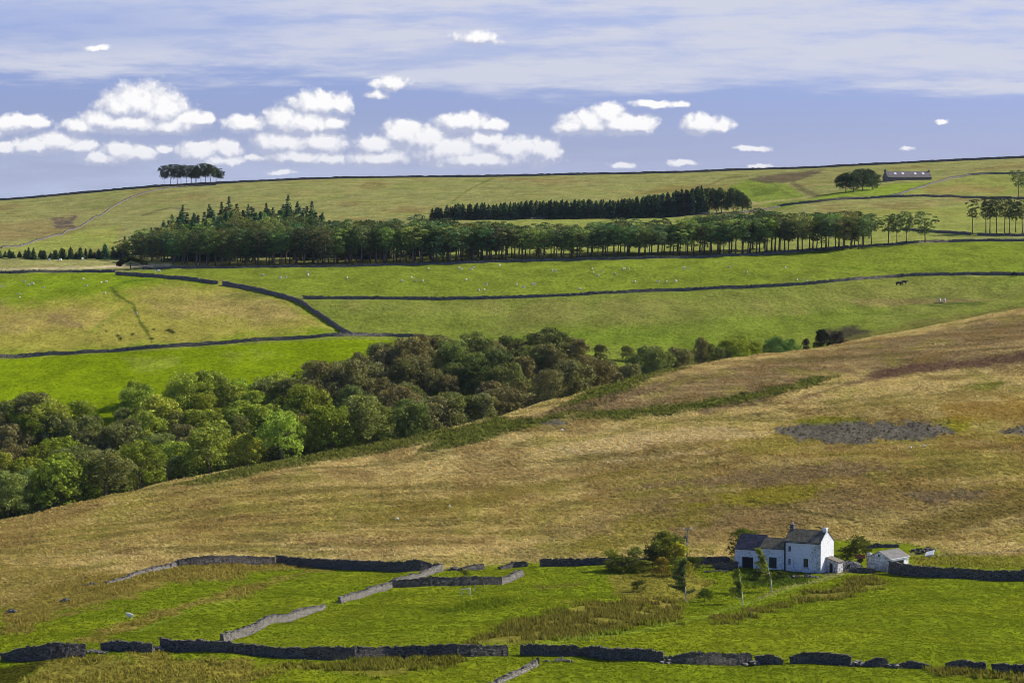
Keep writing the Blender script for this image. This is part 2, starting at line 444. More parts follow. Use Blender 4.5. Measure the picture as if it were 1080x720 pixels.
# --- near side: walled pasture
paint([(-400,668),(0,640),(60,628),(110,616),(140,606),(200,596),(300,596),(460,601),(560,594),(640,594),(700,594),(760,596),(800,585),(880,570),(960,572),(1000,585),(1400,590),(1400,1500),(-400,1500)], GREEN, True, 3, 3, 1.0, 'pasture')
w = np.clip((NW2 + 0.05) / 0.25, 0, 1) * MASKS['pasture'] * 0.25
colr = colr * (1 - w[..., None]) + lin(136, 138, 28) * w[..., None]
w = np.clip((-NW2 - 0.04) / 0.25, 0, 1) * MASKS['pasture'] * 0.2
colr = colr * (1 - w[..., None]) + lin(106, 124, 8) * w[..., None]
paint([(0,640),(60,616),(140,604),(200,596),(262,591),(330,597),(300,603),(180,616),(110,640),(0,665)], OLIVE, True, 6, 11, 0.95, 'rough')
paint([(70,676),(140,650),(230,624),(330,597),(350,600),(262,626),(170,652),(110,676)], OLIVE, True, 4, 8, 0.9, 'rough')
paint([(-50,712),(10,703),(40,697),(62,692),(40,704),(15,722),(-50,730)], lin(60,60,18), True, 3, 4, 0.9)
paint([(20,722),(66,693),(230,691),(300,700),(240,722)], OLIVE, True, 6, 16, 0.75, 'rough')
paint([(300,701),(420,694),(500,692),(480,702),(395,712)], RUSH, True, 4, 5, 0.7, 'rush')
paint([(492,682),(545,655),(600,640),(680,630),(722,640),(715,652),(650,664),(600,674),(550,679)], RUSH, True, 6, 13, 0.9, 'rush')
paint([(752,652),(800,640),(860,624),(922,606),(932,615),(880,632),(800,648),(775,654)], RUSH, True, 4, 8, 0.9, 'rush')
paint([(634,606),(720,600),(752,612),(742,628),(700,642),(655,632)], OLIVE, True, 6, 7, 0.7, 'rough')
paint([(955,700),(1080,709),(1400,720),(1400,735),(1080,722),(990,712)], RUSH, True, 3, 5, 0.9, 'rush')
paint([(430,640),(475,640),(520,630),(555,632),(520,640),(470,648)], lin(84,98,16), True, 3, 4, 0.6, 'rough')
paint([(560,618),(600,614),(625,612),(610,618),(570,622)], RUSH, True, 3, 3, 0.6, 'rough')
paint([(960,585),(1080,583),(1400,583),(1400,600),(1080,600),(970,596)], OLIVE, True, 4, 5, 0.55, 'rough')
line_paint([(905,597),(860,612),(800,632),(740,650),(690,662),(620,672),(560,680)], 3.2, lin(132,148,48), True, 0.7)
line_paint([(140,668),(190,648),(250,630)], 2.0, lin(132,148,48), True, 0.5)
line_paint([(1080,580),(1000,585),(960,584)], 2.0, lin(120,112,84), True, 0.6)
line_paint([(905,600),(884,606),(862,612),(835,617),(800,630)], 3.0, lin(140,132,84), True, 0.6)
paint([(778,604),(800,602),(832,605),(862,607),(850,612),(815,618),(786,617)], lin(64,82,26), True, 3, 5, 0.85, 'rough')  # dark vegetation below the wings, with the house's cast shadow painted in
line_paint([(870,604),(905,599)], 6, lin(128,116,92), True, 0.7)
paint([(740,596),(780,600),(900,604),(905,596),(880,588),(780,584)], lin(78,90,28), True, 4, 4, 0.7)
# --- far side
paint([(-400,300),(-400,500),(0,470),(500,440),(900,400),(1080,360),(1500,330),(1500,286),(1080,290),(960,291),(840,301),(640,310),(560,314),(330,315),(130,290)], FIELD2, False, 3, 2, 1.0)
paint([(130,286),(180,283),(360,281),(540,276),(720,272),(900,261),(1000,255),(1500,250),(1500,287),(1080,290),(960,291),(840,301),(640,310),(560,314),(330,315),(230,299)], FIELD, False, 2, 1, 1.0)
paint([(-400,288),(0,288),(130,287),(235,299),(320,318),(365,350),(200,364),(0,376),(-400,382)], lin(116,134,26), False, 2, 1, 1.0)
paint([(-400,322),(0,322),(60,316),(130,314),(155,302),(240,300),(300,316),(350,346),(200,362),(0,373),(-400,380)], lin(152,142,64), False, 12, 9, 0.85)
paint([(150,318),(200,308),(260,308),(300,320),(330,338),(240,334),(180,340)], lin(140,128,70), False, 12, 10, 0.6)
paint([(50,338),(70,332),(88,342),(78,348),(60,344)], lin(88,74,50), False, 4, 5, 0.6)
paint([(228,312),(280,308),(285,313),(250,316)], lin(92,100,44), False, 4, 4, 0.6)
line_paint([(117,303),(122,310),(133,317),(141,321),(143,329),(147,338),(153,347),(157,354),(160,360)], 3.0, lin(70,86,26), False, 0.75, 1.8)
for cx_, cy_, rx_ in ((112,349,2),(124,354,2.5),(127,357,2),(162,347,2),(178,348,4),(182,350,3),(140,352,2.5),(160,357,3)):
    paint([(cx_-rx_,cy_),(cx_,cy_-1.4),(cx_+rx_,cy_),(cx_,cy_+1.4)], lin(44,48,20), False, 1.5, 1.2, 0.95)
paint([(50,331),(62,330),(72,336),(86,341),(88,348),(80,344),(66,341),(52,338)], lin(92,80,56), False, 2, 2, 0.8)
paint([(160,325),(200,318),(300,322),(330,340),(250,338),(200,332)], lin(168,146,84), False, 8, 12, 0.5)
paint([(0,330),(60,326),(120,330),(110,345),(40,350),(0,352)], lin(164,142,82), False, 8, 12, 0.5)
line_paint([(118,303),(135,297),(165,294)], 2, lin(80,110,20), False, 0.6)
line_paint([(95,350),(140,320)], 5, lin(118,132,40), False, 0.5, feather=3)
paint([(-400,384),(0,379),(200,367),(355,357),(465,360),(520,400),(500,470),(-400,470)], VIVID, False, 2, 1, 1.0)
paint([(130,378),(180,376),(190,384),(165,390),(140,386)], lin(140,148,60), False, 5, 9, 0.4)
paint([(228,374),(270,370),(300,374),(280,380),(240,380)], lin(134,146,50), False, 5, 8, 0.4)
paint([(340,320),(560,320),(800,309),(1000,296),(1080,300),(1080,325),(900,345),(700,350),(640,340),(480,330)], lin(128,130,62), False, 14, 14, 0.55)
paint([(480,358),(600,345),(760,330),(960,320),(900,345),(700,372)], lin(104,126,30), False, 14, 12, 0.5)
paint([(955,316),(1000,313),(1040,318),(1030,324),(970,322)], lin(70,84,34), False, 4, 5, 0.7)
paint([(860,350),(900,344),(920,350),(905,358),(870,360)], lin(66,60,48), False, 4, 5, 0.9)
paint([(870,362),(960,340),(1080,322),(1080,328),(960,348),(890,364)], lin(110,104,52), False, 3, 4, 0.7)
line_paint([(848,279),(930,285),(1000,287)], 1.6, lin(92,112,30), False, 0.5)
paint([(-400,276),(0,275.5),(230,272),(232,281),(120,283),(-400,287)], lin(150,146,88), False, 1.5, 1, 0.95)
line_paint([(-300,284.5),(0,284),(60,282.5),(120,281),(232,278.5)], 2.6, lin(196,178,140), False, 0.95, 0.3)
paint([(180,277),(350,274),(520,272),(520,277),(350,279),(180,281)], lin(150,146,60), False, 2, 2, 0.7)
for (thr, cc_, am_) in ((0.53, lin(146, 130, 78), 0.55), (0.60, lin(110, 96, 60), 0.5)):
    sel = (GIDX > sum(ROWS[:11])); FM = fbm(GX / 26, GY / 60, 61, 5)
    big = np.clip((fbm(GX / 120, GY / 160, 62, 2) - 0.42) / 0.2, 0, 1)
    w = np.clip((FM - thr) / 0.07, 0, 1) * am_ * sel * (0.25 + 0.75 * big)
    w = w * np.where((PY > 255) & (PY < 315) & (PX > 200), 0.15, 1) * np.where((PX < 520) & (PY > 352), 0.1, 1)
    colr = colr * (1 - w[..., None]) + cc_ * w[..., None]
# hillside
w = np.clip((NW2 + 0.02) / 0.22, 0, 1)[..., None] * 0.4 * (GIDX > sum(ROWS[:13]))[..., None]
colr = colr * (1 - w) + lin(120, 130, 58) * w
w = np.clip((STREAK - 0.55) / 0.12, 0, 1)[..., None] * 0.4 * (GIDX > sum(ROWS[:14]))[..., None]
colr = colr * (1 - w) + lin(160, 150, 88) * w
paint([(-100,242),(0,236),(50,230),(85,224),(82,238),(50,248),(0,254),(-100,258)], lin(138,122,78), False, 5, 7, 0.7)
paint([(55,232),(80,229),(76,238),(60,238)], lin(84,70,72), False, 3, 6, 0.8)
paint([(92,246),(130,238),(130,246),(100,250)], lin(140,118,80), False, 3, 4, 0.7)
paint([(0,262),(110,240),(130,235),(120,262),(0,268)], lin(138,148,60), False, 5, 5, 0.6)
line_paint([(150,228),(165,222),(180,219),(200,221)], 1.6, lin(96,92,66), False, 0.7)
line_paint([(478,212),(490,203),(498,198),(520,188)], 1.5, lin(100,98,44), False, 0.7)
paint([(660,206),(676,201),(700,196),(790,196),(780,203),(700,204)], lin(128,116,60), False, 3, 4, 0.8)
paint([(765,200),(785,190),(800,188),(830,195),(858,214),(822,220),(795,214)], lin(118,136,48), False, 4, 3, 0.85)
paint([(792,200),(825,196),(815,205),(795,208)], lin(98,112,46), False, 2, 3, 0.6)
paint([(790,189),(810,184),(870,179),(856,186),(826,193),(805,193)], lin(92,78,62), False, 2, 3, 0.85)
line_paint([(836,193),(850,202),(866,208)], 5, lin(96,88,58), False, 0.7, 2, 2)
line_paint([(815,194),(830,204),(846,212)], 1.6, lin(96,98,52), False, 0.6)
line_paint([(745,196),(765,188),(790,186)], 2, lin(110,96,60), False, 0.6)
paint([(840,214),(880,203),(940,194),(990,190),(975,200),(950,206),(900,208)], lin(124,142,44), False, 3, 2, 0.9)
paint([(960,204),(990,192),(1040,184),(1100,184),(1100,206),(1000,206)], lin(136,142,66), False, 3, 2, 0.8)
paint([(970,197),(1010,194),(1060,198),(1050,204),(980,203)], lin(140,116,74), False, 5, 5, 0.6)
line_paint([(765,216),(800,214),(850,209)], 2.2, lin(170,160,100), False, 0.7)
paint([(440,238),(560,230),(800,228),(1080,214),(1400,212),(1400,246),(1080,246),(900,262),(440,280)], lin(138,146,64), False, 3, 3, 0.6)
colr = np.clip(colr * KG, 0.0, 1)

def col_at(X, Y):
    U = X / Y
    fi = np.clip(np.rint(np.interp(U, UG, np.arange(len(UG)))).astype(int), 0, len(UG) - 1)
    ri = np.array([np.searchsorted(GY[:, c], y) for c, y in zip(fi, Y)]); ri = np.clip(ri, 0, GY.shape[0] - 1)
    return ri, fi

# ------------------------------------------------------------------ materials
def mat(name):
    m = bpy.data.materials.new(name); m.use_nodes = True
    nt = m.node_tree; nt.nodes.clear()
    return m, nt
def nd(nt, t, ins=None, **k):
    n = nt.nodes.new(t)
    for a, b in k.items(): setattr(n, a, b)
    for a, b in (ins or {}).items():
        if hasattr(b, 'is_output') or isinstance(b, bpy.types.NodeSocket): nt.links.new(b, n.inputs[a])
        else: n.inputs[a].default_value = b
    return n
def finish(nt, shader):
    o = nt.nodes.new('ShaderNodeOutputMaterial'); nt.links.new(shader, o.inputs[0])

def ground_mat():
    m, nt = mat('grassland')
    at = nd(nt, 'ShaderNodeAttribute', attribute_name='cover')
    tc = nd(nt, 'ShaderNodeTexCoord')
    mp = nd(nt, 'ShaderNodeMapping', {0: tc.outputs['Object']}); mp.inputs['Scale'].default_value = (1, 0.45, 1)
    n1 = nd(nt, 'ShaderNodeTexNoise', {'Vector': mp.outputs[0], 'Scale': 0.9, 'Detail': 7.0, 'Roughness': 0.7})
    n2 = nd(nt, 'ShaderNodeTexNoise', {'Vector': mp.outputs[0], 'Scale': 0.12, 'Detail': 5.0, 'Roughness': 0.6})
    r1 = nd(nt, 'ShaderNodeMapRange', {0: n1.outputs[0], 1: 0.36, 2: 0.64, 3: 0.68, 4: 1.32})
    r2 = nd(nt, 'ShaderNodeMapRange', {0: n2.outputs[0], 1: 0.36, 2: 0.64, 3: 0.82, 4: 1.18})
    mu = nd(nt, 'ShaderNodeMath', {0: r1.outputs[0], 1: r2.outputs[0]}, operation='MULTIPLY')
    sc = nd(nt, 'ShaderNodeVectorMath', {0: at.outputs['Color']}, operation='SCALE')
    nt.links.new(mu.outputs[0], sc.inputs['Scale'])
    bp = nd(nt, 'ShaderNodeBump', {'Height': n1.outputs[0], 'Strength': 0.75, 'Distance': 0.55})
    bs = nd(nt, 'ShaderNodeBsdfPrincipled', {'Base Color': sc.outputs[0], 'Roughness': 1.0, 'Specular IOR Level': 0.0, 'Normal': bp.outputs[0]})
    finish(nt, bs.outputs[0]); return m

def veg_mat(name, attr='cover'):
    m, nt = mat(name)
    at = nd(nt, 'ShaderNodeAttribute', attribute_name=attr)
    d = nd(nt, 'ShaderNodeBsdfDiffuse', {'Color': at.outputs['Color']})
    t = nd(nt, 'ShaderNodeBsdfTranslucent', {'Color': at.outputs['Color']})
    mx = nd(nt, 'ShaderNodeMixShader', {0: 0.42, 1: d.outputs[0], 2: t.outputs[0]})
    finish(nt, mx.outputs[0]); return m

def leaf_mat():
    m, nt = mat('leaves')
    oi = nd(nt, 'ShaderNodeObjectInfo')
    ge = nd(nt, 'ShaderNodeNewGeometry')
    tc = nd(nt, 'ShaderNodeTexCoord')
    n1 = nd(nt, 'ShaderNodeTexNoise', {'Vector': tc.outputs['Object'], 'Scale': 0.45, 'Detail': 3.0})
    r0 = nd(nt, 'ShaderNodeMapRange', {0: ge.outputs['Random Per Island'], 3: 0.5, 4: 1.5})
    r1 = nd(nt, 'ShaderNodeMapRange', {0: n1.outputs[0], 1: 0.38, 2: 0.62, 3: 0.7, 4: 1.3})
    mu = nd(nt, 'ShaderNodeMath', {0: r0.outputs[0], 1: r1.outputs[0]}, operation='MULTIPLY')
    sc = nd(nt, 'ShaderNodeVectorMath', {0: oi.outputs['Color']}, operation='SCALE'); nt.links.new(mu.outputs[0], sc.inputs['Scale'])
    d = nd(nt, 'ShaderNodeBsdfDiffuse', {'Color': sc.outputs[0]})
    sc2 = nd(nt, 'ShaderNodeVectorMath', {0: sc.outputs[0], 1: (1.25, 1.2, 0.5)}, operation='MULTIPLY')
    t = nd(nt, 'ShaderNodeBsdfTranslucent', {'Color': sc2.outputs[0]})
    mx = nd(nt, 'ShaderNodeMixShader', {0: 0.28, 1: d.outputs[0], 2: t.outputs[0]})
    finish(nt, mx.outputs[0]); return m

def plain(name, c, rough=0.85, c2=None, scale=2.0, bump=0.0, metal=0.0, lo=0.4, hi=0.62, detail=5.0, coords='Object', spec=0.3):
    m, nt = mat(name)
    c2 = c if c2 is None else c2
    tc = nd(nt, 'ShaderNodeTexCoord')
    n1 = nd(nt, 'ShaderNodeTexNoise', {'Vector': tc.outputs[coords], 'Scale': scale, 'Detail': detail, 'Roughness': 0.65})
    r = nd(nt, 'ShaderNodeMapRange', {0: n1.outputs[0], 1: lo, 2: hi, 3: 0.0, 4: 1.0})
    mx = nd(nt, 'ShaderNodeMix', data_type='RGBA'); nt.links.new(r.outputs[0], mx.inputs[0])
    mx.inputs[6].default_value = (*c, 1); mx.inputs[7].default_value = (*c2, 1)
    bs = nd(nt, 'ShaderNodeBsdfPrincipled', {'Base Color': mx.outputs[2], 'Roughness': rough, 'Metallic': metal, 'Specular IOR Level': spec})
    if bump:
        bp = nd(nt, 'ShaderNodeBump', {'Height': n1.outputs[0], 'Strength': bump, 'Distance': 0.08}); nt.links.new(bp.outputs[0], bs.inputs['Normal'])
    finish(nt, bs.outputs[0]); return m

def stone_mat(name, c1, c2, scale=3.0, joint=(0.02, 0.018, 0.016)):
    m, nt = mat(name)
    tc = nd(nt, 'ShaderNodeTexCoord')
    mp = nd(nt, 'ShaderNodeMapping', {0: tc.outputs['Object']}); mp.inputs['Scale'].default_value = (1, 1, 1.9)
    vo = nd(nt, 'ShaderNodeTexVoronoi', {'Vector': mp.outputs[0], 'Scale': scale})
    ve = nd(nt, 'ShaderNodeTexVoronoi', {'Vector': mp.outputs[0], 'Scale': scale}, feature='DISTANCE_TO_EDGE')
    n1 = nd(nt, 'ShaderNodeTexNoise', {'Vector': tc.outputs['Object'], 'Scale': 1.2, 'Detail': 6.0, 'Roughness': 0.7})
    sx = nd(nt, 'ShaderNodeSeparateColor', {0: vo.outputs['Color']})
    ad = nd(nt, 'ShaderNodeMath', {0: sx.outputs[0], 1: n1.outputs[0]}, operation='ADD')
    r = nd(nt, 'ShaderNodeMapRange', {0: ad.outputs[0], 1: 0.4, 2: 1.5})
    mx = nd(nt, 'ShaderNodeMix', data_type='RGBA'); nt.links.new(r.outputs[0], mx.inputs[0])
    mx.inputs[6].default_value = (*c1, 1); mx.inputs[7].default_value = (*c2, 1)
    jr = nd(nt, 'ShaderNodeMapRange', {0: ve.outputs[0], 1: 0.02, 2: 0.09})
    mj = nd(nt, 'ShaderNodeMix', data_type='RGBA'); nt.links.new(jr.outputs[0], mj.inputs[0])
    mj.inputs[6].default_value = (*joint, 1); nt.links.new(mx.outputs[2], mj.inputs[7])
    bp = nd(nt, 'ShaderNodeBump', {'Height': ve.outputs[0], 'Strength': 0.8, 'Distance': 0.15})
    bs = nd(nt, 'ShaderNodeBsdfPrincipled', {'Base Color': mj.outputs[2], 'Roughness': 0.95, 'Specular IOR Level': 0.15, 'Normal': bp.outputs[0]})
    finish(nt, bs.outputs[0]); return m

M_GROUND = ground_mat()
M_VEG = veg_mat('grass_blades')
M_LEAF = leaf_mat()
M_BARK = plain('bark', (0.13, 0.10, 0.075), 0.95, (0.26, 0.21, 0.17), 1.5, 0.5)
M_BIRCH = plain('birch_bark', (0.62, 0.60, 0.55), 0.8, (0.12, 0.1, 0.09), 3.0, 0.2, lo=0.55, hi=0.62)
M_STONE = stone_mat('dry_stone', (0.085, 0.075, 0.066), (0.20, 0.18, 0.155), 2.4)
M_STONE_PALE_LIT = stone_mat('pale_lit_dry_stone', (0.13, 0.115, 0.10), (0.36, 0.33, 0.285), 2.6)  # pale stone; sunlit faces of the slanting walls are put into its colour
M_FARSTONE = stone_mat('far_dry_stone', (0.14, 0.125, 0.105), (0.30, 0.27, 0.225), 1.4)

# ------------------------------------------------------------------ mesh helpers
def new_obj(name, me, parent=None, loc=None, m=None):
    o = bpy.data.objects.new(name, me); COL.objects.link(o)
    if parent is not None: o.parent = parent
    if loc is not None: o.location = loc
    if m is not None: me.materials.append(m)
    return o
def tag(o, label=None, cat=None, group=None, kind=None):
    if label: o['label'] = label
    if cat: o['category'] = cat
    if group: o['group'] = group
    if kind: o['kind'] = kind
    return o
def fast_mesh(name, verts, faces, cols=None, smooth=False):
    """faces: (n,k) integer array; cols: per vertex linear colour"""
    verts = np.asarray(verts, np.float32); faces = np.asarray(faces, np.int32)
    me = bpy.data.meshes.new(name)
    me.vertices.add(len(verts)); me.vertices.foreach_set('co', verts.ravel())
    k = faces.shape[1]
    me.loops.add(faces.size); me.loops.foreach_set('vertex_index', faces.ravel())
    me.polygons.add(len(faces)); me.polygons.foreach_set('loop_start', np.arange(0, faces.size, k, dtype=np.int32))
    if smooth: me.polygons.foreach_set('use_smooth', np.ones(len(faces), bool))
    if cols is not None:
        a = me.color_attributes.new('cover', 'FLOAT_COLOR', 'POINT')
        c = np.ones((len(verts), 4), np.float32); c[:, :3] = cols
        a.data.foreach_set('color', c.ravel())
    me.update(calc_edges=True)
    return me
def py_mesh(name, verts, faces, smooth=False):
    me = bpy.data.meshes.new(name); me.from_pydata([tuple(map(float, v)) for v in verts], [], faces); me.update()
    if smooth: me.polygons.foreach_set('use_smooth', [True] * len(me.polygons))
    return me
class MB:
    def __init__(s): s.v = []; s.f = []
    def add(s, v, f):
        n = len(s.v); s.v += [tuple(x) for x in v]; s.f += [tuple(i + n for i in q) for q in f]
    def box(s, x0, x1, y0, y1, z0, z1, R=None, o=(0, 0, 0)):
        v = [(x, y, z) for z in (z0, z1) for y in (y0, y1) for x in (x0, x1)]
        if R is not None: v = [tuple(R @ Vector(p) + Vector(o)) for p in v]
        s.add(v, [(0, 2, 3, 1), (4, 5, 7, 6), (0, 1, 5, 4), (2, 6, 7, 3), (0, 4, 6, 2), (1, 3, 7, 5)])
    def tube(s, pts, rad, n=6, cap=True):
        pts = [Vector(p) for p in pts]; rings = []
        for i, p in enumerate(pts):
            d = (pts[min(i + 1, len(pts) - 1)] - pts[max(i - 1, 0)]).normalized()
            a = d.cross(Vector((0.3, 1, 0.1))).normalized(); b = d.cross(a)
            r = rad[i] if hasattr(rad, '__len__') else rad
            rings.append([p + (a * math.cos(2 * math.pi * k / n) + b * math.sin(2 * math.pi * k / n)) * r for k in range(n)])
        v = [q for r in rings for q in r]; f = []
        for i in range(len(pts) - 1):
            for k in range(n):
                f.append((i * n + k, i * n + (k + 1) % n, (i + 1) * n + (k + 1) % n, (i + 1) * n + k))
        if cap: f += [tuple(range(n - 1, -1, -1)), tuple((len(pts) - 1) * n + k for k in range(n))]
        s.add(v, f)
    def prism(s, poly, y0, y1):
        """polygon in xz extruded along y"""
        n = len(poly); v = [(x, y0, z) for x, z in poly] + [(x, y1, z) for x, z in poly]
        f = [tuple(range(n)), tuple(range(2 * n - 1, n - 1, -1))] + [(i, i + n, (i + 1) % n + n, (i + 1) % n) for i in range(n)]
        s.add(v, f)
    def ball(s, c, r, n=8, m=6):
        c = Vector(c); r = r if hasattr(r, '__len__') else (r, r, r); v = [(c.x, c.y, c.z - r[2])]
        for j in range(1, m):
            t = -math.pi / 2 + math.pi * j / m
            for i in range(n):
                a = 2 * math.pi * i / n; v.append((c.x + r[0] * math.cos(t) * math.cos(a), c.y + r[1] * math.cos(t) * math.sin(a), c.z + r[2] * math.sin(t)))
        v.append((c.x, c.y, c.z + r[2])); f = []
        for i in range(n):
            f.append((0, 1 + (i + 1) % n, 1 + i)); f.append((len(v) - 1, 1 + (m - 2) * n + i, 1 + (m - 2) * n + (i + 1) % n))
            for j in range(m - 2): f.append((1 + j * n + i, 1 + j * n + (i + 1) % n, 1 + (j + 1) * n + (i + 1) % n, 1 + (j + 1) * n + i))
        s.add(v, f)
    def build(s, name, m, parent=None, smooth=False, loc=None):
        return new_obj(name, py_mesh(name, s.v, s.f, smooth), parent, loc, m)

# ------------------------------------------------------------------ ground sheet
nr, nc = GX.shape
idx = np.arange(nr * nc).reshape(nr, nc)
quads = np.stack([idx[:-1, :-1], idx[:-1, 1:], idx[1:, 1:], idx[1:, :-1]], -1).reshape(-1, 4)
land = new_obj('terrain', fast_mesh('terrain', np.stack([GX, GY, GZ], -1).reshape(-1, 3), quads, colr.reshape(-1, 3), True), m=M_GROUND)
tag(land, kind='structure')

# ------------------------------------------------------------------ tussocks, rushes, bracken: uncountable cover
rng = np.random.default_rng(5)
def sample_ground(n, ylo, yhi, mask_fn, umax=0.215):
    """random spots with even density over the ground between two distances"""
    Y = np.sqrt(rng.uniform(ylo ** 2, yhi ** 2, n)); U = rng.uniform(-umax, umax, n); X = U * Y
    ri, ci = col_at(X, Y)
    keep = mask_fn(ri, ci); X, Y, ri, ci = X[keep], Y[keep], ri[keep], ci[keep]
    r0 = np.clip(ri - 1, 0, nr - 1)
    t = np.clip((Y - GY[r0, ci]) / (GY[ri, ci] - GY[r0, ci] + 1e-6), 0, 1)
    Z = GZ[r0, ci] * (1 - t) + GZ[ri, ci] * t
    return X, Y, Z, colr[ri, ci]
def tufts(name, X, Y, Z, C, hmin, hmax, wid, nbl, spread, lean=0.25, vary=0.45):
    n = len(X)
    if n == 0: return None
    V = []; CC = []
    for b in range(nbl):
        a = rng.uniform(0, 2 * np.pi, n); h = rng.uniform(hmin, hmax, n); w = wid * rng.uniform(0.6, 1.3, n)
        ox = rng.normal(0, spread, n); oy = rng.normal(0, spread, n)
        lx = rng.normal(-lean * 0.6, lean, n) * h; ly = rng.normal(0, lean, n) * h
        ca, sa = np.cos(a) * w / 2, np.sin(a) * w / 2
        bx, by = X + ox, Y + oy
        p0 = np.stack([bx - ca, by - sa, Z - 0.05], -1); p1 = np.stack([bx + ca, by + sa, Z - 0.05], -1); p2 = np.stack([bx + lx, by + ly, Z + h], -1)
        V.append(np.stack([p0, p1, p2], 1)); c = C * (1 + rng.uniform(-vary, vary, n))[:, None]
        CC.append(np.stack([c, c, c], 1))
    V = np.concatenate(V).reshape(-1, 3); CC = np.concatenate(CC).reshape(-1, 3)
    me = fast_mesh(name, V, np.arange(len(V)).reshape(-1, 3), np.clip(CC, 0, 1))
    return new_obj(name, me, m=M_VEG)
ZERO = np.zeros(GX.shape)
past = MASKS['pasture']; rush = np.maximum(MASKS['rush'], ZERO); rough = MASKS['rough']; brk = MASKS['bracken']; scr = MASKS['scree']
def m_moor(r, c): return (r <= R_EDGE) & (past[r, c] < 0.3) & (scr[r, c] < 0.4) & (brk[r, c] < 0.5)
X, Y, Z, C = sample_ground(244000, 465, 905, m_moor)
tag(tufts('moor_grass', X, Y, Z, C * 1.45, 0.12, 0.34, 0.8, 3, 0.4, 0.6, 0.28), kind='stuff')
def m_past(r, c): return (r <= R_EDGE) & (past[r, c] > 0.4) & (rush[r, c] < 0.5)
X, Y, Z, C = sample_ground(110000, 372, 570, m_past)
tag(tufts('meadow_grass', X, Y, Z, C * 1.1, 0.06, 0.16, 0.4, 3, 0.25, 0.5, 0.35), kind='stuff')
RN = fbm(GX / 3.5, GY / 5, 71, 3)
def m_rush(r, c): return (rush[r, c] > 0.3) & (RN[r, c] > 0.40)
X, Y, Z, C = sample_ground(70000, 372, 570, m_rush)
tag(tufts('rushes', X, Y, Z, C * 1.15, 0.35, 0.8, 0.35, 7, 0.3, 0.35, 0.55), kind='stuff')
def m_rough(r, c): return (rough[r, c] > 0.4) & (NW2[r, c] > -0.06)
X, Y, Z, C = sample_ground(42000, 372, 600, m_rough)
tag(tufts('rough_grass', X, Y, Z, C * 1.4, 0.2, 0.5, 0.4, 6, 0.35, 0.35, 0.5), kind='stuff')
def m_brk(r, c): return (r <= R_EDGE) & (brk[r, c] > 0.45)
X, Y, Z, C = sample_ground(70000, 600, 860, m_brk)
tag(tufts('bracken', X, Y, Z, C * 1.25, 0.25, 0.7, 0.9, 6, 0.5, 0.5, 0.45), kind='stuff')
# rubble on the spoil heaps
def m_scr(r, c): return (r <= R_EDGE) & (scr[r, c] > 0.5)
X, Y, Z, C = sample_ground(40000, 600, 800, m_scr)
V = []; n = len(X)
for k in range(3):
    pass
s_ = rng.uniform(0.2, 0.75, n)
tet = np.array([[-1, -.7, -.3], [1, -.6, -.3], [0, 1, -.3], [0.1, 0, 0.8]])
P_ = np.stack([X, Y, Z], -1)[:, None, :] + tet[None] * s_[:, None, None] * rng.uniform(0.6, 1.3, (n, 4, 1))
ii = np.arange(n)[:, None, None] * 4 + np.array([[0, 1, 3], [1, 2, 3], [2, 0, 3]])[None]
ss = new_obj('rubble', fast_mesh('rubble', P_.reshape(-1, 3), ii.reshape(-1, 3), np.repeat(np.clip(C * rng.uniform(0.5, 1.6, (n, 1)), 0, 1), 4, 0)), m=M_VEG)
tag(ss, kind='stuff')

# ------------------------------------------------------------------ trees
rnd = random.Random(3)
def leaf_quads(cent, nrm, size, rg, aspect=0.7, jit=0.5):
    n = len(cent)
    nr_ = nrm + rg.normal(0, jit, (n, 3)); nr_ /= np.linalg.norm(nr_, axis=1, keepdims=True) + 1e-9
    t = np.cross(nr_, rg.normal(0, 1, (n, 3))); t /= np.linalg.norm(t, axis=1, keepdims=True) + 1e-9
    b = np.cross(nr_, t)
    s = (size * rg.uniform(0.6, 1.35, n))[:, None]
    t = t * s / 2; b = b * s / 2 * aspect
    return np.stack([cent - t * 1.0, cent - b * 0.9 + t * 0.15, cent + t, cent + b], 1).reshape(-1, 3)
def quads_mesh(name, V):
    me = fast_mesh(name, V, np.arange(len(V)).reshape(-1, 4)); me.materials.append(M_LEAF); return me
def sph(rg, n, up=0.0):
    v = rg.normal(0, 1, (n, 3)); v[:, 2] += up; return v / np.linalg.norm(v, axis=1, keepdims=True)
def puffs(centres, radii, per, size, rg, flat=1.0, up=0.4, jit=0.5, aspect=0.7):
    C = []; Nn = []
    for c, r in zip(centres, radii):
        k = max(6, int(per * (r ** 2)))
        d = sph(rg, k, up); rr = r * rg.uniform(0.72, 1.06, (k, 1))
        C.append(c + d * rr * np.array([1, 1, flat])); Nn.append(d)
    return leaf_quads(np.concatenate(C), np.concatenate(Nn), size, rg, aspect, jit)
def trunk_mesh(name, h, r, seed, limbs=(), lean=(0, 0), m=None, n=7):
    R = random.Random(seed); b = MB()
    pts = []; k = 6
    for i in range(k + 1):
        t = i / k; pts.append((lean[0] * t * t * h + R.uniform(-.03, .03) * h * t * .5, lean[1] * t * t * h + R.uniform(-.02, .02) * h * t * .5, h * t - (0.3 if i == 0 else 0)))
    b.tube(pts, [r * (1.25 if i == 0 else 1 - 0.75 * i / k) for i in range(k + 1)], n)
    for (t, e) in limbs:
        i = min(k - 1, int(t * k)); f = t * k - i
        p0 = Vector(pts[i]).lerp(Vector(pts[i + 1]), f); p1 = Vector(e); pm = p0.lerp(p1, 0.5) + Vector((0, 0, -0.15 * (p1 - p0).length * 0.5))
        rr = r * (1 - 0.7 * t) * 0.5
        b.tube([p0, pm, p1], [rr, rr * 0.7, rr * 0.3], 5)
    me = py_mesh(name, b.v, b.f, True); me.materials.append(m or M_BARK); return me

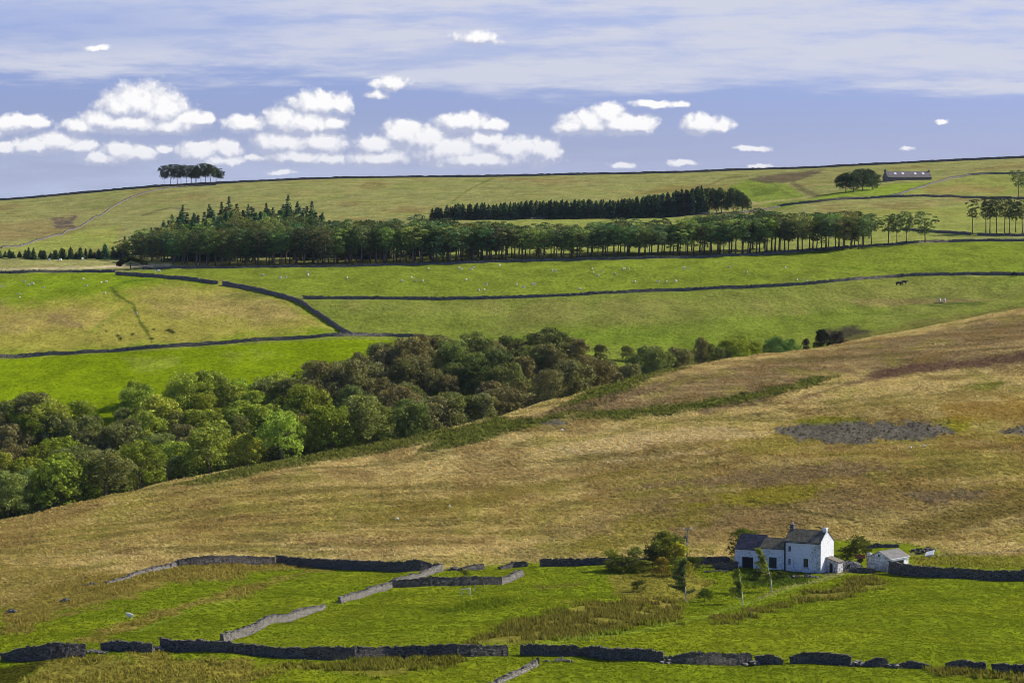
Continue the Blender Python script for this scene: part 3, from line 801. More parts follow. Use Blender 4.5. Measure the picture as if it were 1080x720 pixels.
def broadleaf_variant(seed, H=12.0, R=6.2, leaf=0.46):
    """round woodland crown: lobes of many leaf clumps, foliage down to near the ground"""
    rg = np.random.default_rng(seed); lob = []; lr = []
    nl = rg.integers(11, 16)
    for i in range(nl):
        d = sph(rg, 1, 0.5)[0]; d[2] = abs(d[2]); q = rg.uniform(0.45, 0.74)
        lob.append(np.array([0, 0, H * 0.50]) + d * np.array([R * q, R * q, H * 0.40 * q])); lr.append(R * rg.uniform(0.30, 0.44))
    for i in range(9):
        a = i * 0.7 + rg.uniform(0, .4); q = rg.uniform(.55, .72); lob.append(np.array([math.cos(a) * R * q, math.sin(a) * R * q, H * rg.uniform(.20, .40)])); lr.append(R * rg.uniform(.28, .40))
    lob.append(np.array([0, 0, H * .68])); lr.append(R * .5)
    sub = []; sr = []
    for c, r in zip(lob, lr):
        d = sph(rg, 11, 0.5)
        for k in range(11):
            sub.append(c + d[k] * r * np.array([.85, .85, .8])); sr.append(r * rg.uniform(0.30, 0.5))
    V = puffs(sub, sr, 7.4 / leaf ** 2, leaf, rg, 0.85, 0.5, 0.5)
    limbs = [(rg.uniform(.35, .75), tuple(c)) for c in lob[:8]]
    return quads_mesh('crown', V), trunk_mesh('trunk', H * 0.6, 0.26 * H / 12, seed, limbs)

def pine_variant(seed, H=14.0, R=3.6, base_f=0.42, wide=1.0, lean=0.02, flat_top=True, leaf=0.5, per=46):
    rg = np.random.default_rng(seed); cs = []; rs = []; limbs = []
    n = rg.integers(22, 29)
    for i in range(n):
        t = (i + rg.uniform(0, 1)) / n                       # 0 bottom of the crown .. 1 top
        z = H * (base_f + (0.97 - base_f) * t)
        prof = (0.55 + 0.6 * math.sin(min(1, t * 1.15) * math.pi * 0.62)) if flat_top else (1.05 - 0.8 * t)
        if t > 0.9 and flat_top: prof *= 0.6
        a = i * 2.4 + rg.uniform(-.5, .5); q = R * wide * prof * rg.uniform(0.35, 0.85)
        c = np.array([math.cos(a) * q + lean * z, math.sin(a) * q, z]); cs.append(c); rs.append(R * rg.uniform(0.22, 0.44))
        if i % 2 == 0: limbs.append((min(.98, z / H * 0.93), tuple(c + np.array([0, 0, -.2]))))
    V = puffs(cs, rs, per, leaf, rg, 0.6, 0.7, 0.5, 0.6)
    return quads_mesh('crown', V), trunk_mesh('trunk', H * 0.93, 0.21, seed, limbs[::2], (lean, 0), n=6)

def spruce_variant(seed, H=15.0, R=3.3, leaf=0.62, start=0.06, pw=0.85):
    rg = np.random.default_rng(seed); C = []; Nn = []
    tiers = 24
    for i in range(tiers):
        t = i / (tiers - 1); z0 = H * (start + (1 - start) * t); rad = R * (1 - t) ** pw * rg.uniform(.8, 1.15) + 0.12
        nb = max(6, int(15 * (1 - t) + 4))
        for b in range(nb):
            a = rg.uniform(0, 2 * np.pi); L = rad * rg.uniform(.65, 1.1); k = max(4, int(L * 7 * 0.6 / leaf))
            s = rg.uniform(0.15, 1, k) * L; droop = -0.28 * s + 0.06 * s * s
            w = rg.normal(0, 0.16, k) * (0.5 + s * .3)
            C.append(np.stack([np.cos(a) * s - np.sin(a) * w, np.sin(a) * s + np.cos(a) * w, z0 + droop + rg.normal(0, .08, k)], -1))
            nn = np.tile(np.array([math.cos(a) * .5, math.sin(a) * .5, .8]), (k, 1)); Nn.append(nn)
    V = leaf_quads(np.concatenate(C), np.concatenate(Nn), leaf, rg, 0.75, 0.5)
    return quads_mesh('crown', V), trunk_mesh('trunk', H * 0.85, 0.2, seed, n=6)

def tree(name, var, x, y, s, sz, rz, colc, label, cat='tree', group=None, z=None):
    e = bpy.data.objects.new(name, None); COL.objects.link(e); e.empty_display_size = 1
    e.location = (x, y, gz(x, y) - 0.1 if z is None else z); e.rotation_euler = (0, 0, rz); e.scale = (s, s, sz)
    tag(e, label, cat, group)
    t = bpy.data.objects.new('trunk', var[1]); COL.objects.link(t); t.parent = e
    c = bpy.data.objects.new('crown', var[0]); COL.objects.link(c); c.parent = e; c.color = (*colc, 1)
    return e
def jit(c, a=0.15):
    k = 1 + rnd.uniform(-a, a); return [min(1, max(0.001, v * k * (1 + rnd.uniform(-a * .4, a * .4)))) for v in c]

BROAD = [broadleaf_variant(100 + i, 12.0, (6.2, 5.2, 6.8, 4.6, 6.0, 5.4, 7.0)[i], (0.46, 0.4, 0.5, 0.42, 0.52, 0.4, 0.48)[i]) for i in range(7)]
T_GREEN = (0.30, 0.35, 0.045); T_LIGHT = (0.37, 0.43, 0.065); T_OLIVE = (0.245, 0.275, 0.085); T_BROWN = (0.25, 0.235, 0.095)
T_DARK = (0.16, 0.19, 0.06); T_GREYG = (0.18, 0.28, 0.08)
WORDS = {'g': ('mid green', T_GREEN), 'l': ('fresh light green', T_LIGHT), 'o': ('olive green', T_OLIVE), 'b': ('brownish', T_BROWN), 'd': ('dark green', T_DARK), 'e': ('bluish green', T_GREYG)}
top_line = ([-300, 0, 50, 100, 135, 150, 165, 200, 232, 250, 300, 330, 345, 380, 430, 450, 560, 580, 600, 640, 700, 760, 880], [400, 411, 413, 418, 404, 392, 390, 384, 395, 392, 384, 380, 372, 364, 354, 350, 351, 346, 350, 361, 362, 358, 358])
def wood_colour(px, py):
    n = vnoise(np.array([px / 34.0]), np.array([py / 24.0]), 77)[0]; r = rnd.random() * 0.5 + n * 0.5
    if px < 130: k = 'b' if (r > 0.76 and py < 510) or (py > 450 and py < 475 and px < 60) else ('o' if r > 0.47 else ('g' if r > .3 else 'l'))
    elif px < 340: k = 'b' if r > 0.68 else ('o' if r > 0.55 else ('l' if r < .48 else 'g'))
    elif px < 440: k = 'o' if r > .55 and py > 385 else ('b' if py < 430 else ('g' if r < .5 else 'd'))
    elif px < 660: k = 'b' if r > 0.45 else ('o' if r > .27 else 'd')
    else: k = 'o' if r > 0.5 else 'b'
    return k
FEATURE = [  # column, row of the crown's middle, colour, size, label
 (195,410,'l',1.25,'large pale green tree tallest at the upper left edge of the valley wood'),
 (320,432,'g',1.2,'round bright green broadleaf tree in the valley wood beneath the wall junction'),
 (453,437,'e',0.95,'single rounded emerald green tree low against the brown part of the valley wood'),
 (105,512,'g',1.2,'broad bright green tree at the foot of the valley wood touching the moor edge'),
 (643,390,'g',0.75,'green tree among the brown ones where the valley wood narrows'),
 (582,362,'d',0.8,'dark tree poking up highest from the middle of the valley wood'),
]
placed = []; nwood = 0
def wood_zone(px, py):
    if px < 130: return 'at the left end of the valley wood'
    if px < 340: return 'in the left half of the valley wood'
    if px < 470: return 'in the valley wood below the field wall'
    if px < 660: return 'in the dense brown middle of the valley wood'
    return 'in the thin right hand tail of the valley wood'
def find_Y(px, py, h):
    """distance at which a tree of height h in the ravine has its top on that row"""
    u, _ = us(px, py); Ys = np.arange(640, 990, 3.0); zs = ground(u * Ys, Ys)
    tp = pix(u * Ys, Ys, zs + h)[1]
    edge = np.interp(px, [0, 200, 400, 560, 760, 900], [640, 675, 705, 735, 805, 850])
    best = None
    for Yv, t in zip(Ys, tp):
        if Yv < edge + 25: continue
        d = abs(t - py)
        if best is None or d < best[0]: best = (d, Yv)
    return best[1]
for (px, py, k, s, lab) in FEATURE:
    Yv = find_Y(px, py - 20 * s, 11 * s); u, _ = us(px, py)
    x = u * Yv; placed.append((x, Yv)); w_, c_ = WORDS[k]
    tree('broadleaf_tree', BROAD[len(placed) % 7], x, Yv, s, s * 0.95, rnd.uniform(0, 6), jit(c_, .05), lab, 'tree', 'trees of the valley wood'); nwood += 1
cands = []
Yv = 640.0
while Yv < 960:
    xv = -0.19 * Yv
    while xv < 0.115 * Yv:
        cands.append((xv + rnd.uniform(-2.6, 2.6), Yv + rnd.uniform(-2.6, 2.6))); xv += 7.9
    Yv += 7.6
gzc = ground([c[0] for c in cands], [c[1] for c in cands])
for (x, y), z in zip(cands, gzc):
    px0, _ = pix(x, y, z)
    eY = pchip1([-400,-100,0,100,200,300,400,480,560,640,700,760,850,900], [610,630,640,655,675,690,705,715,735,760,785,805,830,850], px0)
    if y < eY + 11: continue
    h = 11.8 if px0 < 440 else (10.5 if px0 < 660 else 7.0)
    s = rnd.uniform(0.86, 1.2) * h / 12
    line = np.interp(px0, *top_line) + rnd.uniform(-2, 6)
    ok = False
    for shrink in (1, 0.85, 0.7):
        tp = pix(x, y, z + 12 * 0.97 * s * shrink)[1]
        if tp > line: ok = True; break
    if not ok: continue
    s *= shrink
    ep = np.interp(px0, [0,100,200,300,400,480,560,640,700,760,850,900], [550,525,503,484,468,452,430,408,391,380,368,358])
    if tp > ep + 1: continue
    if any((x - a) ** 2 + (y - b) ** 2 < 30 for a, b in placed): continue
    if px0 > 735: continue
    k = wood_colour(px0, tp + 12); w_, c_ = WORDS[k]
    zone = wood_zone(px0, tp)
    tree('broadleaf_tree', BROAD[rnd.randrange(7)], x, y, s * rnd.uniform(.82, 1.28), s, rnd.uniform(0, 6.28), jit(c_, .2), f'{w_} broadleaf tree {zone}', 'tree', f'{w_} trees {zone}', z=z - 0.2); nwood += 1
print('wood', nwood)

# --- pines of the long plantation
PINE = [pine_variant(200 + i, lean=(-0.02, 0.03, 0.08, 0.05)[i % 4], leaf=0.5, base_f=(.36, .44, .30, .40)[i % 4], per=56) for i in range(8)]
BUSHP = [pine_variant(230 + i, H=14, R=3.4, base_f=0.18, leaf=0.55) for i in range(3)]
SPR = [spruce_variant(260 + i) for i in range(5)]
C_PINE = (0.12, 0.175, 0.075); C_PINE2 = (0.20, 0.245, 0.08); C_SPR = (0.085, 0.16, 0.085)
npine = 0
base_line = ([-100, 110, 180, 360, 540, 720, 900, 990], [286, 284, 282.5, 280.5, 275.5, 271.5, 260.5, 255.5])
top_pl = ([100, 118, 140, 165, 200, 260, 340, 380, 430, 470, 500, 560, 600, 640, 700, 740, 780, 850, 880, 912, 926, 940, 985], [258, 250, 244, 236, 232, 228, 222, 226, 228, 229, 233, 234, 235, 230, 232, 226, 221, 220, 219, 222, 226, 226, 228])
def plant_zone(px):
    if px < 250: return 'at the left end of the plantation'
    if px < 450: return 'in the left part of the plantation'
    if px < 700: return 'in the middle of the plantation'
    return 'in the right part of the plantation'
rows = [(0, 4.4), (6, 4.8), (13, 5.0), (22, 5.4)]
fr_top = ([100, 108, 125, 150, 200, 260, 320, 360, 400, 430], [266, 262, 250, 241, 236, 234, 235, 231, 230, 229])
for ri_, (dd, sp_) in enumerate(rows):
    u, s_ = us(112 if ri_ else 150, 282); X0 = u * 1085
    while True:
        X0 += sp_ * rnd.uniform(0.55, 1.35)
        yy0 = 1086 + 0.045 * (X0 + 150) + dd + rnd.uniform(-2, 2) + max(0, 0.55 * (205 - (540 + 2.95 * X0)))
        px0, _ = pix(X0, yy0, -22.0)
        if px0 > 912: break
        if ri_ > 2 and px0 > 820: continue
        z = gz(X0, yy0); tl = np.interp(px0, *top_pl) if px0 > 430 else np.interp(px0, *fr_top)
        # height so that the top reaches the plantation's skyline, a bit lower in front
        want = tl + (3 - ri_) * 2.2 + abs(rnd.gauss(0, 3.8)) - 1.0
        px1, pb = pix(X0, yy0, z); h = (pb - want) / F * yy0
        h = max(8.0, min(19, h)); s = h / 14
        bush = rnd.random() < (0.16 if px0 < 520 else 0.06) or (px0 < 175 and rnd.random() < .6)
        var = BUSHP[rnd.randrange(3)] if bush else PINE[rnd.randrange(8)]
        zone = plant_zone(px0); kind = 'bushy low branched' if bush else 'dark flat topped'
        tree('pine_tree', var, X0, yy0, s ** 0.5 * (rnd.uniform(1.05, 1.4) if px0 < 430 else rnd.uniform(1.25, 1.65)), s, rnd.uniform(-.6, .6), jit(C_PINE2 if rnd.random() < .4 else C_PINE, .45), f'{kind} pine tree {zone}', 'tree', f'{kind} pines {zone}', z=z - .1); npine += 1
# deeper rows on the left rising up the hill
bk_top = ([110, 125, 150, 190, 220, 242, 262, 304, 330, 345, 365, 400, 460, 560], [262, 248, 236, 223, 220, 216, 218, 214, 217, 226, 227, 226, 229, 234])
for dd in (32, 42, 54, 66, 80, 94, 110, 128, 148):
    X0 = us(115 + dd * 0.3, 282)[0] * 1180
    while True:
        X0 += rnd.uniform(4.6, 8.0)
        yy0 = 1086 + dd + rnd.uniform(-3, 3) + max(0, 0.4 * (195 - (540 + 2.75 * X0))); px0, pb = pix(X0, yy0, gz(X0, yy0))
        lim = np.interp(dd, [30, 70, 100, 150], [560, 440, 350, 336])
        if px0 < np.interp(dd, [30, 150], [112, 175]): continue
        if px0 > lim: break
        tl = np.interp(px0, *bk_top) - 1.5 + (146 - dd) * 0.09 + abs(rnd.gauss(0, 3.2))
        z = gz(X0, yy0); _, pb = pix(X0, yy0, z); h = max(8, min(19, (pb - tl) / F * yy0)); s = h / 15
        spr = rnd.random() < (0.8 if px0 < 360 and dd > 60 else 0.35)
        var = SPR[rnd.randrange(5)] if spr else PINE[rnd.randrange(8)]
        tree('spruce_tree' if spr else 'pine_tree', var, X0, yy0, s ** .6 * (1.75 if spr else 1.15), s, rnd.uniform(0, 6), jit(C_SPR if spr else C_PINE2, .45), f"{'pointed spruce' if spr else 'dark rear row pine'} tree {plant_zone(px0)}", 'tree', f"{'spruces' if spr else 'rear row pines'} {plant_zone(px0)}", z=z - .1); npine += 1
for (px, ty, lab) in [(242, 208, 'tall pointed spruce rising above the plantation left of centre'), (304, 206, 'tallest pointed spruce of the long plantation'), (234, 214, 'slender spruce tip beside a taller one in the plantation'), (221, 216, 'small spruce spire near the hill wall end of the plantation'),
                      (329, 213, 'broad topped spruce at the end of the tall spruces'), (314, 213, 'spruce just right of the tallest one in the plantation'), (262, 216, 'spruce spire between the two tallest spruces'), (281, 215, 'spruce tip midway between the two tallest spruces'), (193, 217, 'first spruce spire left on the thick end of the plantation')]:
    yy0 = 1236 + rnd.uniform(-4, 8); u, _ = us(px, 258); x = u * yy0; z = gz(x, yy0); _, pb = pix(x, yy0, z); h = (pb - ty) / F * yy0; s = h / 15
    tree('spruce_tree', SPR[rnd.randrange(5)], x, yy0, s ** .5 * 1.35, s, rnd.uniform(0, 6), jit(C_SPR, .1), lab, 'tree', 'spruces above the plantation', z=z)
print('plantation', npine)
# right end trees of the plantation, well apart
for (px, pb, pt, w, lab) in [(920, 259, 226, 1.1, 'pine near the right end of the plantation with a leaning pair of trunks'), (938, 258, 227, 1.3, 'dark wide pine second before the last two of the plantation'),
                             (947, 257, 226, 1.0, 'slim pine beside the wide dark one near the plantation end'), (957, 257, 223, 0.9, 'thin open crowned pine before the last tree of the plantation'),
                             (977, 256, 224, 1.35, 'round crowned pine standing last at the right end of the plantation')]:
    p = hit(px, pb, True); p[1] += 3; h = (pb - pt) / F * p[1]
    tree('pine_tree', PINE[rnd.randrange(8)], p[0], p[1], w * (h / 14) ** .5, h / 14, rnd.uniform(0, 6), jit(C_PINE, .1), lab, 'tree', 'last trees of the plantation')
# clump at the right edge
RPINE = [pine_variant(300 + i, H=14, R=3.2, base_f=0.45, leaf=0.45, per=44) for i in range(4)]
rp = [(1026, 246, 210, .95), (1040, 246, 212, 1.0), (1046, 247, 209, 1.1), (1053, 247, 208, 1.15), (1060, 246, 209, 1), (1066, 247, 212, 1.1), (1073, 246, 210, 1.1), (1080, 247, 211, 1.2), (1088, 247, 212, 1.1), (1097, 247, 211, 1.1)]
for i, (px, pb, pt, w) in enumerate(rp):
    p = hit(px, pb, True); h = (pb - pt) / F * p[1]
    lab = 'lone open pine standing left of the clump at the right edge' if i == 0 else 'tall bare trunked pine in the clump at the right edge'
    tree('pine_tree', RPINE[i % 4], p[0], p[1] + rnd.uniform(0, 5), w, h / 14, i * 1.3, jit((0.045, 0.07, 0.035), .15), lab, 'tree', 'pine clump at the right edge' if i else 'lone pine')
for (px, pb, pt, lab) in [(1074, 210, 179, 'tall pine with a dense top behind the upper wall at the right edge'), (1081, 210, 181, 'second tall pine on the frame edge behind the upper wall')]:
    p = hit(px, pb, True); h = (pb - pt) / F * p[1]
    tree('pine_tree', RPINE[px % 4], p[0], p[1], 1.2, h / 14, 2, C_PINE, lab, 'tree', 'tall pines behind the upper wall')
# second, farther belt
SPB = [spruce_variant(280 + i, H=11, R=2.7, leaf=0.7, start=0.02, pw=(.45, .8, .5, .6, .4)[i]) for i in range(5)]
top_b = ([448, 470, 490, 520, 560, 600, 650, 680, 700, 740, 765, 790, 800], [223, 218, 215, 216, 213, 212, 212, 208, 205, 198, 197, 201, 212])
nb_ = 0
for dd, sp_ in ((0, 2.3), (5, 2.9), (11, 3.6), (18, 4.6)):
    X0 = us(452, 230)[0] * 1408
    while True:
        X0 += sp_ * rnd.uniform(.75, 1.3); yy0 = 1405 + 0.075 * (X0 + 40) + dd + rnd.uniform(-1, 1)
        z = gz(X0, yy0); px0, pb = pix(X0, yy0, z)
        if px0 > 742: break
        h = (pb - np.interp(px0, *top_b) - rnd.uniform(-2.0, 1.2)) / F * yy0; h = max(5, min(15, h)); s = h / 11
        tree('spruce_tree', SPB[rnd.randrange(5)], X0, yy0, s ** .6 * 1.15, s, rnd.uniform(0, 6), jit((0.085, 0.135, 0.07), .3), 'dark close grown conifer in the upper tree belt across the hillside', 'tree', 'conifers of the upper belt', z=z - .1); nb_ += 1
for i, (px, pt, w) in enumerate([(735, 199, 1), (742, 202, .8), (748, 197, 1.0), (756, 199, .8), (761, 197, 1.0), (768, 200, .8), (774, 198, 1.0), (783, 202, .9), (788, 207, .7)]):
    yy0 = 1418 + rnd.uniform(-4, 8); x = us(px, 210)[0] * yy0; z = gz(x, yy0); _, pb = pix(x, yy0, z); h = (pb - pt) / F * yy0
    tree('broadleaf_tree', BROAD[i % 7], x, yy0, w * .72, h / 12, i, jit((0.10, 0.14, 0.065), .12), 'round grey green tree at the right end of the upper belt', 'tree', 'round trees ending the upper belt', z=z - .1)
print('belt', nb_)
# small conifers along the left hill foot
X0 = us(-30, 270)[0] * 1150; k = 0
while True:
    X0 += rnd.uniform(0.9, 2.2); yy0 = 1150 + rnd.uniform(-4, 6); z = gz(X0, yy0); px0, pb = pix(X0, yy0, z)
    if px0 > 128: break
    h = rnd.uniform(2.2, 3.6) + (1.6 if px0 > 60 else 0) * rnd.random() + (1.5 if 28 < px0 < 40 else 0); k += 1
    if px0 > 110: h += 1.5
    tree('spruce_tree', SPB[rnd.randrange(5)], X0, yy0, (h / 11) ** .55 * 1.15, h / 11, rnd.uniform(0, 6), jit((0.11, 0.18, 0.085), .3), 'small conifer in the low row at the foot of the left hillside', 'tree', 'small conifers below the left hillside', z=z)
# hilltop clump
TOPT = [pine_variant(400 + i, H=11, R=4.2, base_f=0.42, leaf=0.55, per=40, wide=1.05) for i in range(4)]
tc_ = [(173, 175, .9), (180, 174, 1.05), (187, 174, 1.1), (191, 176, .9), (197, 174.5, 1.0), (202, 175, .9), (207, 178, .85), (212, 173, 1.05), (217, 173, 1.05), (222, 174, 1.0), (228, 177, .95), (232, 180, .8), (206, 176, .8)]
for i, (px, pt, w) in enumerate(tc_):
    yy0 = 1838 + rnd.uniform(-8, 4); x = us(px, 195)[0] * yy0; z = gz(x, yy0); _, pb = pix(x, yy0, z); h = (pb - pt) / F * yy0
    lab = {0: 'leftmost low spreading tree of the clump on the hilltop', 11: 'rightmost drooping tree of the clump on the hilltop'}.get(i, 'wind shaped umbrella topped tree in the clump on the hilltop')
    tree('pine_tree', TOPT[i % 4], x, yy0, w * .95, h / 11, i * 1.1, jit((0.055, 0.078, 0.032), .15), lab, 'tree', 'hilltop clump' if i not in (0, 11) else 'ends of the hilltop clump')
# trees by the distant barn
for i, (px, pt, pb, w) in enumerate([(892, 181, 203, 0.85), (900, 178, 202, 1.05), (910, 177, 201, 1.15), (920, 180, 200, .95)]):
    p = hit(px, pb, True); h = (pb - pt) / F * p[1]
    tree('broadleaf_tree', BROAD[i], p[0], p[1], w, h / 12, i, jit((0.085, 0.12, 0.06) if i else (0.05, 0.085, 0.03), .08), ['dark tree at the left of the thicket beside the distant barn', 'grey green tree second in the thicket beside the distant barn', 'tallest grey green tree beside the distant barn', 'grey green tree of the thicket closest to the distant barn'][i], 'tree', 'thicket by the distant barn')
# the tail of the valley wood: separate trees and bushes
for (px, pt, pb, w, k, lab) in [(690, 363, 396, .9, 'o', 'olive tree at the start of the thin tail of the valley wood'), (712, 362, 392, .8, 'b', 'brown tree in the thin tail of the valley wood'), (738, 350, 386, .55, 'b', 'bare brownish tree rising above the tail of the valley wood'), (748, 362, 388, .7, 'd', 'dark bush before the bright green one in the valley tail'),
        (722, 366, 390, .6, 'o', 'low olive bush in the valley tail'), (776, 353, 384, .8, 'l', 'bright yellow green round tree where the ravine ends'), (790, 357, 382, .62, 'g', 'green bush touching the bright yellow green tree'), (818, 355, 378, .6, 'e', 'bluish green bush between the bright tree and the dark thorn'), (832, 357, 376, .5, 'e', 'smaller bluish green bush beside its bigger neighbour'),
        (764, 366, 387, .5, 'o', 'low olive bush left of the bright yellow green tree'), (868, 346, 368, .5, 'x', 'dark thorn bush at the head of the ravine'), (884, 348, 366, .45, 'x2', 'grey brown bush at the head of the ravine'), (850, 354, 369, .35, 'x2', 'small grey brown bush left of the dark thorn')]:
    c_ = {'x': (0.03, 0.04, 0.022), 'x2': (0.11, 0.09, 0.065)}.get(k) or WORDS[k][1]
    eY = np.interp(px, [640, 700, 760, 850, 900], [760, 785, 805, 830, 850]); yy0 = eY + 16; x = us(px, 370)[0] * yy0; z = gz(x, yy0)
    h = pix(x, yy0, z)[1] - pt; h = h / F * yy0
    tree('broadleaf_tree' if w > .6 else 'bush', BROAD[px % 7], x, yy0, w * .95, h / 12, px, jit(c_, .08), lab, 'tree' if w > .6 else 'bush', 'trees at the ravine head', z=z)
# windswept hawthorn by the far wall
rg_ = np.random.default_rng(9); cs = []; rs = []; limbs = []
for i in range(22):
    t = i / 21; cs.append(np.array([-3.6 + 8.2 * t, rg_.uniform(-1.6, 1.6), 0.7 + 2.9 * math.sin(0.3 + 2.3 * t) * (1 - .25 * t) + rg_.uniform(-.3, .3)])); rs.append(rg_.uniform(.6, 1.1))
    if i % 3 == 0: limbs.append((.7, tuple(cs[-1])))
HAW = (quads_mesh('crown', puffs(cs, rs, 230, .45, rg_, .6, .5)), trunk_mesh('trunk', 2.4, .28, 9, limbs))
p = hit(137, 284.5, True); print('haw', p, len(HAW[0].vertices), HAW[0].vertices[0].co); tree('hawthorn_tree', HAW, p[0], p[1] + 2, 1.2, 1.15, 0, (0.045, 0.058, 0.02), 'lone windswept hawthorn spreading over the far track by the wall corner', 'tree')

# --- trees round the farmhouse
SMALL = [broadleaf_variant(500 + i, H=6.0, R=2.4, leaf=0.28) for i in range(3)]
CONE = [broadleaf_variant(520 + i, H=6.5, R=1.7, leaf=0.26) for i in range(2)]
THIN = [broadleaf_variant(540 + i, H=6, R=2.0, leaf=0.22) for i in range(2)]
def near_tree(name, var, px, pb, pt, H, w, c, lab, rz=0.0, cat='tree'):
    p = hit(px, pb); h = (pb - pt) / F * p[1] * 1.12
    return tree(name, var, p[0], p[1], w * 1.35, h / H, rz, [c[0] * 2.1, c[1] * 1.75, c[2] * 1.3], lab, cat, 'trees round the farmhouse')
near_tree('sapling_tree', CONE[0], 646, 601, 576, 6.5, .8, (0.13, 0.17, 0.035), 'narrow dark leafy tree at the left end of the farmhouse trees')
near_tree('bush', SMALL[0], 655, 603, 585, 6, 1.05, (0.06, 0.085, 0.025), 'low dark spreading bush in front of the leftmost narrow tree', 1, 'bush')
near_tree('sapling_tree', CONE[1], 668, 602, 574, 6.5, .95, (0.09, 0.13, 0.035), 'narrow dark tree right of the low spreading bush')
near_tree('sapling_tree', CONE[0], 688, 600, 573, 6.5, .9, (0.05, 0.08, 0.03), 'very dark narrow tree left of the big tree by the pole')
near_tree('broadleaf_tree', SMALL[1], 702, 600, 558, 6, 1.05, (0.09, 0.12, 0.032), 'biggest dark green tree left of the wooden pole', 2)
near_tree('broadleaf_tree', SMALL[2], 713, 602, 570, 6, .7, (0.20, 0.23, 0.035), 'light green tree tight against the wooden pole', 3)
near_tree('broadleaf_tree', SMALL[2], 695, 600, 565, 6, .9, (0.10, 0.13, 0.03), 'mid height olive tree between the very dark one and the biggest one', 1)
near_tree('bush', THIN[1], 679, 603, 589, 6, .7, (0.11, 0.14, 0.03), 'low loose bush between the two narrow farmhouse trees', 3, 'bush')
near_tree('bush', THIN[0], 722, 607, 590, 6, .7, (0.18, 0.2, 0.04), 'light loose bush at the foot of the wooden pole', 4, 'bush')
near_tree('bush', SMALL[0], 698, 607, 586, 6, .5, (0.14, 0.13, 0.03), 'yellowish bush beneath the biggest dark tree', 4, 'bush')
near_tree('sapling_tree', CONE[1], 714, 608, 585, 6.5, .5, (0.10, 0.15, 0.035), 'small light green sapling below the wooden pole')
near_tree('bush', SMALL[2], 743, 634, 619, 6, .45, (0.045, 0.075, 0.02), 'small dark round bush alone on the grass between two birches', 1, 'bush')
near_tree('bush', SMALL[0], 733, 601, 586, 6, .6, (0.05, 0.08, 0.02), 'dark shrub right of the wooden pole base', 5, 'bush')
near_tree('bush', SMALL[1], 675, 624, 610, 6, .45, (0.07, 0.09, 0.025), 'little olive bush on the slope below the farmhouse trees', 5, 'bush')
near_tree('broadleaf_tree', SMALL[1], 785, 590, 556, 6, 1.15, (0.06, 0.09, 0.02), 'dark tree rising behind the low end of the farmhouse', 1)
near_tree('broadleaf_tree', SMALL[2], 905, 592, 563, 6, .85, (0.07, 0.09, 0.025), 'dull green tree between the farmhouse and the outbuilding', 1)
near_tree('bush', SMALL[0], 893, 591, 576, 6, .7, (0.06, 0.09, 0.03), 'low bush just behind the rubble heap', 2, 'bush')
near_tree('bush', SMALL[0], 478+13, 613, 599, 6, .35, (0.13, 0.17, 0.03), 'small light green bush in front of the short dark wall', 2, 'bush')
near_tree('bush', SMALL[2], 800, 611, 598, 6, .55, (0.035, 0.055, 0.018), 'dark shrub under the low end of the farmhouse', 2, 'bush')
near_tree('bush', SMALL[1], 822, 610, 601, 6, .45, (0.035, 0.055, 0.018), 'dark shrub beneath the green door', 2, 'bush')
# wind-combed birches
def birch(seed, px, pb, pt, leanx, c, lab, dense=1.0, dark=False):
    rg2 = np.random.default_rng(seed); p = hit(px, pb); H = (pb - pt) / F * p[1]; C = []; Nn = []; limbs = []
    for i in range(26):
        t = 0.22 + 0.78 * i / 25; z = H * t; x0 = leanx * H * t * t; L = (3.2 * (1 - t) + .8) * rg2.uniform(.5, 1.15)
        a = rg2.normal(math.pi, 1.0) if not dark else rg2.uniform(0, 6.28)
        k = int(150 * dense); s = rg2.uniform(.05, 1, k) * L
        C.append(np.stack([x0 + np.cos(a) * s + rg2.normal(0, .13, k), np.sin(a) * s * .7 + rg2.normal(0, .15, k), z + s * rg2.uniform(-.1, .5) + rg2.normal(0, .13, k)], -1)); Nn.append(rg2.normal(0, 1, (k, 3)))
        if i % 4 == 0 and t < .9: limbs.append((t, (x0 + math.cos(a) * L * .8, math.sin(a) * L * .5, z + .2 * L)))
    V = leaf_quads(np.concatenate(C), np.concatenate(Nn), .24, rg2, .6, .3)
    c = [c[0] * 1.1, c[1], c[2] * .7]
    return tree('birch_tree', (quads_mesh('crown', V), trunk_mesh('trunk', H * .95, .13, seed, limbs, (leanx, 0), M_BIRCH)), p[0], p[1], 1, 1, 0, [v * 2.0 for v in c], lab, 'tree', 'trees round the farmhouse')
birch(1, 783, 638, 600, -.12, (0.10, 0.13, 0.03), 'birch with wind combed crown and white trunk below the farmhouse end')
birch(2, 814, 624, 578, -.28, (0.12, 0.15, 0.03), 'leaning birch crossing the white front of the farmhouse extension')
birch(3, 723, 634, 590, -.05, (0.06, 0.085, 0.04), 'dark dense birch lowest on the slope left of the farmhouse', 1.5, False)

